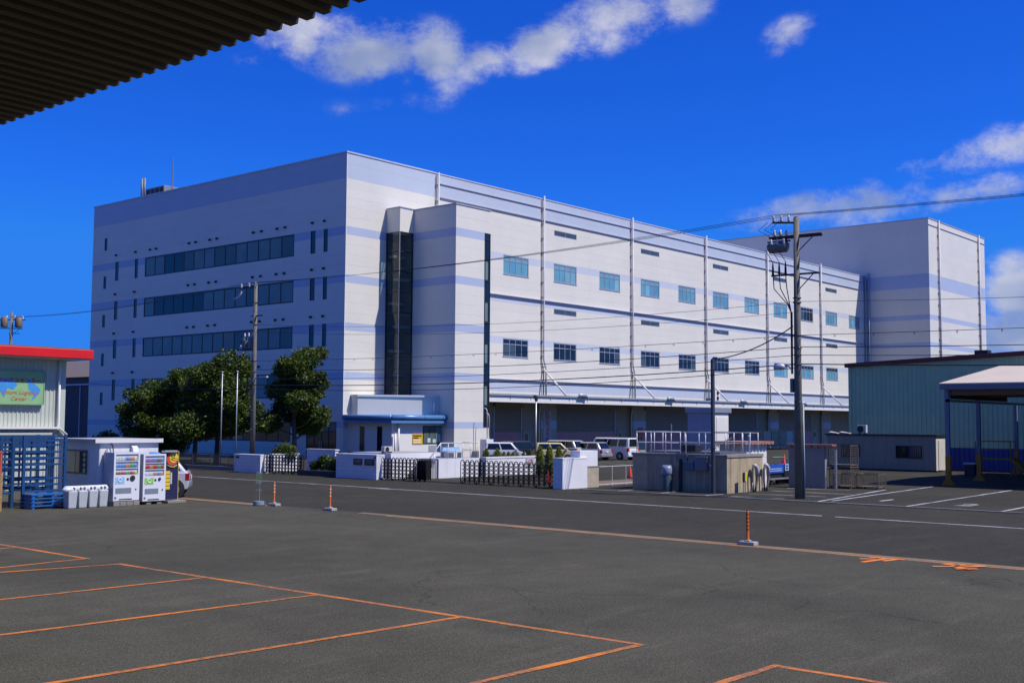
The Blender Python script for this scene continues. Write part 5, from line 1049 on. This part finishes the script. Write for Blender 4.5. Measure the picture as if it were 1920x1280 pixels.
# ---------------------------------------------------------------- left side: red eaved building with sign
MINT = M('mint_sheet', (.50, .53, .43), .5, .05, .05, .8, streak=.10); REDF = M('red_fascia', (.66, .012, .010), .4)
t = thing('mint_building', 'pale mint corrugated building with a bright red eave at the left edge', 'building', (20, 55, 0)); BY0 = 50.0
mk('core', G().box(8, BY0+.05, 0, 26.80, 78, 6.0), MINT, t); mk('wall_sheet', ribbed(lambda u, z, d: (u, BY0-d, z), 8.0, 26.75, lambda u: 0, lambda u: 6.0, .19, .045, .03), MINT, t); mk('side_sheet', ribbed(lambda u, z, d: (26.82+d, u, z), BY0, 78, lambda u: 0, lambda u: 6.0, .19, .045, .03), MINT, t)
mk('corner_trim', G().box(26.62, BY0-.06, 0, 26.9, BY0+.2, 6.0), MINT, t); mk('eave', G().box(7, BY0-1.0, 5.93, 27.72, 79, 6.34), REDF, t, bevel=.02); mk('roof', G().box(7.2, BY0-.9, 6.343, 27.6, 78.9, 6.40), M('roof_brown', (.18, .1, .08), .7), t)
mk('soffit', G().box(7.1, BY0-.9, 5.88, 27.62, 78.9, 5.928), MINT, t)
mk('downpipe', G().tube([(26.55, BY0-.14, 5.9), (26.55, BY0-.14, 2.8), (26.95, BY0-.2, 2.45)], .06, 8), W_PAINT, t, smooth=True); mk('ledge', G().box(8, BY0-.4, 2.72, 26.55, BY0-.032, 2.82), W_PAINT, t); mk('ledge_lower', G().box(8, BY0-.3, 2.45, 26.2, BY0-.034, 2.55), MINT, t)
SG = M('sign_green', (.26, .46, .20), .5); SB = M('sign_map_blue', (.05, .28, .62), .5); ST_ = M('sign_text_red', (.62, .02, .03), .5)
t = thing('logistics_sign', 'green sign with blue world map and red lettering on the mint wall', 'sign', (24, BY0-.2, 3.8)); SY = BY0-.22
mk('board', G().box(20.6, SY, 3.85, 25.75, BY0-.06, 5.28), SG, t); mk('frame', G().box(20.55, SY-.02, 5.283, 25.8, BY0-.05, 5.34).box(25.753, SY-.02, 3.8, 25.8, BY0-.05, 5.28).box(20.55, SY-.02, 3.79, 25.75, BY0-.05, 3.847), M('sign_frame_green', (.20, .36, .22), .5), t)
for q in ([(25.0, 5.0), (25.25, 4.8), (25.6, 4.5), (25.55, 4.3), (25.2, 3.98), (25.3, 4.25), (25.05, 4.5)], [(23.6, 4.95), (24.1, 4.98), (24.55, 4.7), (24.35, 4.45), (24.1, 4.55), (23.95, 4.1), (23.75, 4.4)], [(21.0, 5.05), (22.6, 5.1), (23.1, 4.7), (22.5, 4.3), (22.0, 4.5), (21.4, 4.2)]):
    mk('map_shape', G().prism(q, lambda a, b, d: (a, SY-d, b), .002, .006), SB, t)
TX = lambda cx, cz: (lambda a, b: (cx+a, SY-.010, cz+b))
text_mesh('lettering', 'Shiomi Logistics', .25, TX(24.66, 4.33), ST_, t, shear=.25); text_mesh('lettering', 'Center', .25, TX(24.6, 4.05), ST_, t, shear=.25); text_mesh('lettering', '潮見ロジスティクスセンター', .25, TX(24.0, 4.86), ST_, t, offset=.006)
# hut behind the vending machines
HUTW = M('hut_white', (.66, .65, .63), .5, 0, .04, 1, streak=.10)
t = thing('prefab_hut', 'small white prefabricated hut behind the vending machines', 'hut', (23.8, 40.8, 0)); mk('core', G().box(22.62, 39.32, .08, 25.03, 42.3, 2.32), JOINT, t)
for k in range(6): mk('wall_panel', G().box(22.6+.408*k+.004, 39.3, .08, 22.6+.408*(k+1)-.004, 39.35, 2.34), HUTW, t)
for k in range(4): mk('wall_panel', G().box(22.58, 39.31+.75*k+.004, .08, 22.618, 39.31+.75*(k+1)-.004, 2.34), HUTW, t)
mk('roof', G().box(22.35, 39.2, 2.343, 25.15, 42.45, 2.44), M('hut_roof_grey', (.42, .41, .39), .6), t); mk('roof_edge', G().box(22.33, 39.16, 2.30, 25.17, 39.198, 2.45), HUTW, t)
w = mk('window', G().box(22.545, 40.15, 1.12, 22.579, 41.75, 2.02), M('bronze_frame', (.10, .085, .06), .5), t); mk('pane', G().box(22.535, 40.21, 1.18, 22.544, 40.93, 1.96), glass('hut_glass_dark', (.05, .05, .05)), w); mk('pane', G().box(22.535, 40.97, 1.18, 22.544, 41.69, 1.96), glass('hut_glass_pale', (.16, .17, .14)), w)
mk('vent_hood', G().add([(23.85, 39.29, 1.95), (24.08, 39.29, 1.95), (24.08, 39.29, 2.22), (23.85, 39.29, 2.22), (23.85, 39.08, 1.95), (24.08, 39.08, 1.95), (24.08, 39.14, 2.12), (23.85, 39.14, 2.12)], [(0,1,2,3),(4,7,6,5),(0,4,5,1),(1,5,6,2),(2,6,7,3),(3,7,4,0)]), HUTW, t)
mk('cable', G().tube([(22.75, 39.22, 2.38), (22.9, 39.2, 2.42), (23.05, 39.2, 2.2), (23.1, 39.22, 1.95)], .02, 6).tube([(22.85, 39.24, 2.1), (22.85, 39.24, 1.75)], .018, 6), DKMETAL, t, smooth=True)
mk('step', G().box(22.1, 40.4, 0, 22.55, 41.2, .16), CONC, t)
# vending machines
VW = M('vending_white', (.70, .70, .71), .35, 0, .02); VGREY = M('vending_side_grey', (.40, .42, .46), .45)
BOT = [M('drink_'+n, c, .3) for n, c in (('green', (.12, .46, .14)), ('orange', (.75, .30, .10)), ('red', (.62, .05, .05)), ('brown', (.34, .15, .08)), ('blue', (.14, .32, .72)), ('white', (.75, .75, .75)), ('yellow', (.72, .58, .12)), ('purple', (.42, .22, .5)))]
def vending(label, x0, x1, yf, z0_, z1_, poster, rows, seed):
    rg = random.Random(seed); w = x1-x0; t = thing('vending_machine', label, 'vending machine', ((x0+x1)/2, yf+.35, z0_), group='drink vending machines'); hh = z1_-z0_
    mk('cabinet', G().box(x0, yf+.06, z0_, x1, yf+.74, z1_), VGREY, t, bevel=.01)
    d0, d1 = z0_+hh*.545, z1_-.07; a, b = x0+.07, x1-.07
    mk('door', G().box(x0, yf, z0_+.03, x1, yf+.058, d0-.03).box(x0, yf, d1+.0, x1, yf+.058, z1_).box(x0, yf, d0-.03, a, yf+.058, d1).box(b, yf, d0-.03, x1, yf+.058, d1), VW, t)
    mk('display_back', G().box(a, yf+.045, d0-.03, b, yf+.056, d1), M('display_lining', (.74, .76, .78), .5), t)
    sh = (d1-d0)/3; cols = {}
    for r in range(3):
        zb = d0+sh*r; mk('shelf', G().box(a, yf+.006, zb-.03, b, yf+.044, zb-.004), VW, t); n = 14; m0 = rg.randrange(8)
        for i in range(n):
            if i % 3 == 0: m0 = rows[r][rg.randrange(len(rows[r]))]
            xx = a+.03+(b-a-.06)*(i+.5)/n; hb_ = sh*(.62 if r else .48)
            cols.setdefault(m0, G()).lathe([(.020, 0), (.023, .01), (.023, hb_*.62), (.010, hb_*.8), (.010, hb_)], (xx, yf+.026, zb+.002), 7)
        mk('price_strip', G().box(a, yf+.002, zb-.028, b, yf+.005, zb-.012), M('price_strip', (.68, .66, .64), .5), t)
    for m_, g in cols.items(): mk('drink_bottles', g, BOT[m_], t, smooth=True, kind='stuff')
    mk('display_glass', G().quad((a, yf+.003, d0), (b, yf+.003, d0), (b, yf+.003, d1), (a, yf+.003, d1)), clear_glass('display_glass', (.93, .95, .95), .02) if 'display_glass' not in MATS else MATS['display_glass'], t)
    p = mk('poster', G().box(x0+.06, yf-.006, z0_+hh*.36, x0+.44, yf-.001, z0_+hh*.50), M(poster[0], poster[1], .5), t); mk('poster_emblem', G().ring((x0+.25, yf-.008, z0_+hh*.44), (0, 1, 0), .07, .018, 18, 5), M(poster[2], poster[3], .5), p)
    mk('coin_panel', G().cyl((x0+w*.72, yf-.03, z0_+hh*.47), (x0+w*.72, yf-.001, z0_+hh*.47), .105 if seed == 1 else .06, n=18), M('coin_panel_dark', (.05, .05, .055), .35, .3), t, bevel=.01); mk('card_reader', G().box(x0+w*.50, yf-.012, z0_+hh*.43, x0+w*.575, yf-.001, z0_+hh*.475), BLACK, t)
    mk('chute', G().box(x0+.08, yf-.008, z0_+hh*.165, x0+w*.68, yf-.001, z0_+hh*.275), M('chute_grey', (.20, .23, .27), .2), t); mk('lock', G().cyl((x0+w*.86, yf-.012, z0_+hh*.24), (x0+w*.86, yf-.001, z0_+hh*.24), .03, n=10), BLACK, t); mk('kick_slot', G().box(x0+w*.22, yf-.006, z0_+.06, x0+w*.72, yf-.001, z0_+.10), BLACK, t)
    mk('label_plate', G().box(x0+.04, yf-.005, z0_+.1, x0+.12, yf-.001, z0_+.18), GREYB, t); return t
vending('left white drink vending machine standing on concrete blocks', 22.72, 23.78, 38.5, .16, 1.96, ('poster_blue', (.30, .52, .72), 'poster_white', (.75, .78, .82)), ((2, 2, 0, 6, 3, 2), (0, 1, 5, 4, 1), (1, 3, 3, 5, 4)), 1)
vending('right white drink vending machine with a green poster', 23.9, 24.86, 38.45, .10, 1.88, ('poster_green', (.25, .55, .10), 'poster_pale', (.7, .8, .6)), ((5, 4, 1, 3, 7), (0, 1, 7, 5, 2), (0, 0, 3, 7, 4)), 2)
solo('topper', G().box(24.2, 38.5, 1.885, 24.45, 38.55, 1.96).box(24.46, 38.5, 1.885, 24.62, 38.54, 1.93), BOT[4], 'small blue topper on the right vending machine', 'topper')
for k in range(4): solo('concrete_block', G().box(22.72+.27*k, 38.46, 0, 22.72+.27*k+.255, 39.2, .155), CONC, ['leftmost', 'second', 'third', 'rightmost'][k]+' concrete block under the left vending machine', 'block', group='blocks under the left vending machine', bevel=.012)
for k in range(2): solo('concrete_block', G().box(24.1+.45*k, 38.5, 0, 24.3+.45*k, 39.1, .096), CONC, ['left', 'right'][k]+' low block under the right vending machine', 'block', group='blocks under the right vending machine', bevel=.012)
t = thing('advert_banner', 'navy upright banner with a yellow ball emblem beside the vending machines', 'banner', (25.25, 38.65, 0)); NAVY = M('banner_navy', (.012, .012, .06), .6); YEL = M('banner_yellow', (.70, .50, .04), .6)
mk('cloth', G().box(24.93, 38.62, .14, 25.50, 38.64, 1.92), NAVY, t); mk('banner_pole', G().cyl((25.52, 38.63, .1), (25.52, 38.63, 1.98), .014, n=8), YEL, t); mk('base', G().box(24.95, 38.4, 0, 25.75, 38.9, .1), CONC, t, bevel=.01)
em = mk('emblem', G().cyl((25.24, 38.612, 1.68), (25.24, 38.619, 1.68), .25, n=28), M('emblem_red', (.60, .06, .02), .6), t); mk('ball', G().cyl((25.30, 38.604, 1.72), (25.30, 38.611, 1.72), .19, n=26), YEL, em)
mk('ball_seams', G().tube([(25.15, 38.600, 1.80), (25.28, 38.600, 1.70), (25.46, 38.600, 1.68)], .010, 5).tube([(25.2, 38.600, 1.62), (25.32, 38.600, 1.74), (25.36, 38.600, 1.88)], .010, 5).tube([(25.15, 38.6, 1.70), (25.28, 38.6, 1.62), (25.44, 38.6, 1.60)], .010, 5), BLACK, em)
mk('scroll', G().tube([(25.02, 38.61, 1.44), (25.15, 38.61, 1.37), (25.3, 38.61, 1.36), (25.44, 38.61, 1.43)], .03, 6), M('scroll_green_gold', (.30, .30, .03), .6), t)
for k in range(5): mk('banner_letter_block', G().box(24.97, 38.606, .52+.145*k, 25.15, 38.619, .64+.145*k), YEL, t)
mk('banner_side_text', G().box(25.17, 38.608, .72, 25.24, 38.619, 1.16), M('banner_pale', (.5, .45, .5), .6), t)
solo('banner_weight', G().box(24.85, 38.5, 1.925, 25.40, 38.75, 2.0), ALU, 'silver bar laid over the top of the navy banner', 'bar', bevel=.01)
BIN = M('bin_pale_plastic', (.46, .48, .48), .4, 0, .08, 4)
for k in range(4):
    x = 21.15+.40*k; t = thing('waste_bin', ['leftmost pale plastic waste bin, its bag bulging out', 'second pale plastic waste bin from the left by the hut', 'third pale plastic waste bin from the left by the hut', 'rightmost pale waste bin beside the vending machine'][k], 'bin', (x, 38.7, 0), group='bins beside the vending machines')
    bx = G().add([(x-.15, 38.52, 0), (x+.15, 38.52, 0), (x+.15, 38.88, 0), (x-.15, 38.88, 0), (x-.18, 38.48, .62), (x+.18, 38.48, .62), (x+.18, 38.92, .62), (x-.18, 38.92, .62)], [(3,2,1,0),(4,5,6,7),(0,1,5,4),(1,2,6,5),(2,3,7,6),(3,0,4,7)]); mk('body', bx, BIN, t, bevel=.03)
    mk('lid', G().tube([(x-.185, 38.7, .62), (x-.17, 38.7, .66), (x+.17, 38.7, .66), (x+.185, 38.7, .62)], [.12, .14, .14, .12], 14), M('bin_lid_white', (.62, .63, .64), .4), t, smooth=True)
    for s in (-1, 1): mk('throw_hole', G().cyl((x+s*.07, 38.575, .70), (x+s*.07, 38.56, .71), .05, n=14), BLACK, t)
    if k == 0: mk('bag', G().ball((x-.14, 38.62, .66), .2, 10, 7, (1.1, .8, .6)), M('bag_film', (.55, .58, .62), .25), t, smooth=True)
    else: mk('bag_rim', G().ring((x, 38.7, .6), (0, 0, 1), .2, .02, 16, 5), MATS['bag_film'], t)
# blue steel racks, pallets
RB = M('rack_blue', (.010, .06, .17), .45, .1, .12, 3)
def steel_rack(label, x, y, w, h, rows_, seed):
    t = thing('steel_rack', label, 'rack', (x, y, 0), group='blue steel racks by the hut'); rg = random.Random(seed)
    for dx in (0, w):
        for dy in (0, .9): mk('upright', G().box(x+dx-.05, y+dy-.05, 0, x+dx+.05, y+dy+.05, h), RB, t)
    for z in rows_:
        mk('beam', G().box(x+.052, y-.03, z, x+w-.052, y+.03, z+.07), RB, t); mk('beam', G().box(x+.052, y+.87, z, x+w-.052, y+.93, z+.07), RB, t)
    for k in range(rg.randint(3, 5)): xx = x+.2+(w-.4)*rg.random(); mk('stile', G().box(xx, y+.035, .6, xx+.05, y+.08, h-.15), RB, t)
    return t
steel_rack('nearest blue steel rack standing beside the hut', 20.0, 39.9, 1.55, 2.58, (.55, .78, 1.0, 1.5, 1.72, 1.95, 2.2, 2.36, 2.5), 1); steel_rack('rear blue steel rack seen through the nearest one', 19.75, 41.2, 1.9, 2.58, (.6, .9, 1.25, 1.45, 1.65, 1.85, 2.1, 2.3, 2.5), 2); steel_rack('left blue steel rack at the photo edge', 18.2, 40.2, 1.55, 2.58, (.5, .8, 1.1, 1.4, 1.7, 2.0, 2.3, 2.5), 3)
for k in range(4):
    t = thing('steel_pallet', ['bottom', 'second', 'third', 'top'][k]+' blue steel pallet of the stack before the nearest rack', 'pallet', (20.75, 39.5, .13*k), group='stacked blue steel pallets'); z = .13*k
    mk('deck', G().box(19.95, 39.15, z+.085, 21.55, 39.85, z+.125), M('pallet_blue', (.02, .14, .42), .4, .1, .12, 3), t)
    for x in (20.0, 20.72, 21.42): mk('foot', G().box(x, 39.17, z, x+.09, 39.83, z+.083), MATS['pallet_blue'], t)
WOOD = M('pallet_wood', (.36, .22, .08), .8, 0, .25, 6, .3, 40)
for k in range(9):
    z = .145*k; t = thing('wooden_pallet', ['bottom', 'second', 'third', 'fourth', 'fifth', 'sixth', 'seventh', 'eighth', 'top'][k]+' wooden pallet in the stack at the left edge', 'pallet', (18.25, 39.3, z), group='stacked wooden pallets')
    for i in range(5): mk('deck_board', G().box(17.75, 38.95+.22*i, z+.115, 18.8, 39.12+.22*i, z+.14), WOOD, t)
    for x in (17.75, 18.25, 18.71): mk('bearer', G().box(x, 38.95, z, x+.09, 40.0, z+.113), WOOD, t)
t = thing('orange_frame', 'orange steel frame standing on the wooden pallets at the left edge', 'frame', (18.35, 39.4, 1.31)); OR = M('frame_orange', (.55, .10, .02), .5)
for x in (17.85, 18.75): mk('upright', G().box(x-.03, 39.0, 1.31, x+.03, 39.06, 2.0), OR, t)
mk('top_bar', G().box(17.82, 38.99, 2.003, 18.78, 39.07, 2.06), OR, t)
# ---------------------------------------------------------------- lane delineators, drum sign
DOR = M('delineator_orange', (.62, .14, .02), .45); REFL = M('reflective_band', (.65, .62, .45), .3)
for (x, y, lab) in ((27.15, 14.95, 'orange delineator post alone on the right of the yard edge'), (27.0, 34.6, 'orange delineator post next to the clear sign drum'), (26.97, 31.4, 'orange delineator post right of the clear sign pair')):
    t = thing('delineator_post', lab, 'delineator', (x, y, 0), group='orange delineator posts on the yard edge'); mk('post', G().lathe([(.05, .12), (.04, .16), (.038, .86), (.03, .89)], (x, y, 0), 12), DOR, t, smooth='auto')
    for z in ((.50, .62, .74) if y > 20 else (.38, .48, .58, .68, .78)): mk('band', G().cyl((x, y, z), (x, y, z+.045), .0405, n=12), REFL if y > 20 else M('delineator_dark_band', (.25, .05, .01), .5), t)
    mk('base', G().box(x-.13, y-.25, 0, x+.13, y+.25, .10).box(x-.07, y-.08, .10, x+.07, y+.08, .14), M('base_grey', (.33, .33, .30), .7, 0, .15, 5), t, bevel=.02)
t = thing('clear_sign', 'clear plastic sign on a round grey drum beside the delineator', 'sign', (26.75, 35.15, 0)); mk('drum', G().lathe([(.22, 0), (.24, .03), (.22, .16), (.18, .17)], (26.75, 35.15, 0), 16), M('drum_grey_green', (.17, .22, .22), .6), t, smooth='auto'); mk('pole', G().cyl((26.75, 35.15, .16), (26.75, 35.15, .95), .014, n=6), GALV, t)
mk('sheet', G().quad((26.70, 35.32, .55), (26.70, 34.92, .55), (26.70, 34.92, 1.25), (26.70, 35.32, 1.25)), clear_glass('clear_sheet', (.62, .70, .80), .25), t)
# ---------------------------------------------------------------- corrugated roof edge overhead
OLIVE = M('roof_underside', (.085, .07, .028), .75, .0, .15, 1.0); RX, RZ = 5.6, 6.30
g = G(); prof = []; y = -8.0
while y < 24:
    prof += [(y, .0), (y+.09, .0), (y+.115, .085), (y+.175, .085)]; y += .2
zr = lambda x: RZ+(RX-x)*.02
for yy, dz in prof:
    for x in (-7.0, RX): g.v.append((x, yy, zr(x)+dz)); g.v.append((x, yy, zr(x)+dz+.012))
for i in range(len(prof)-1):
    a = 4*i; b = a+4; g.f += [(a, b, b+2, a+2), (a+1, a+3, b+3, b+1), (a+2, b+2, b+3, a+3)]
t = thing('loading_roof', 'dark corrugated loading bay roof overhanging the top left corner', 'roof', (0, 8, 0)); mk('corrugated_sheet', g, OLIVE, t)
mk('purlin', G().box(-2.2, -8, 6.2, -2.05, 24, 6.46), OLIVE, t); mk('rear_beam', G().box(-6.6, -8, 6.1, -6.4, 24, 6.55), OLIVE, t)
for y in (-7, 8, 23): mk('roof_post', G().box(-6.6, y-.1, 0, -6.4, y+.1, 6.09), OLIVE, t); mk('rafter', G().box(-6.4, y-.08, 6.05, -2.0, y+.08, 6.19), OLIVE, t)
# ---------------------------------------------------------------- background
t = thing('navy_warehouse', 'dark navy warehouse with a brown roof far beyond the left corner', 'building', (80, 150, 0)); mk('wall', G().box(72, 128, 0, 100, 190, 8.2), M('navy_wall', (.05, .055, .075), .7), t); mk('roof', G().prism([(71.5, 8.2), (100.5, 8.2), (86, 11.5)], lambda a, b, d: (a, d, b), 127.5, 190.5), M('brown_roof', (.14, .11, .09), .8), t)
mk('gutter', G().box(71.7, 127.6, 7.2, 71.99, 190, 7.4), FLASH, t)
for k in range(6): mk('wall_rib', G().box(71.9, 130+4*k, 0, 71.998, 130.15+4*k, 7.2), FLASH, t)
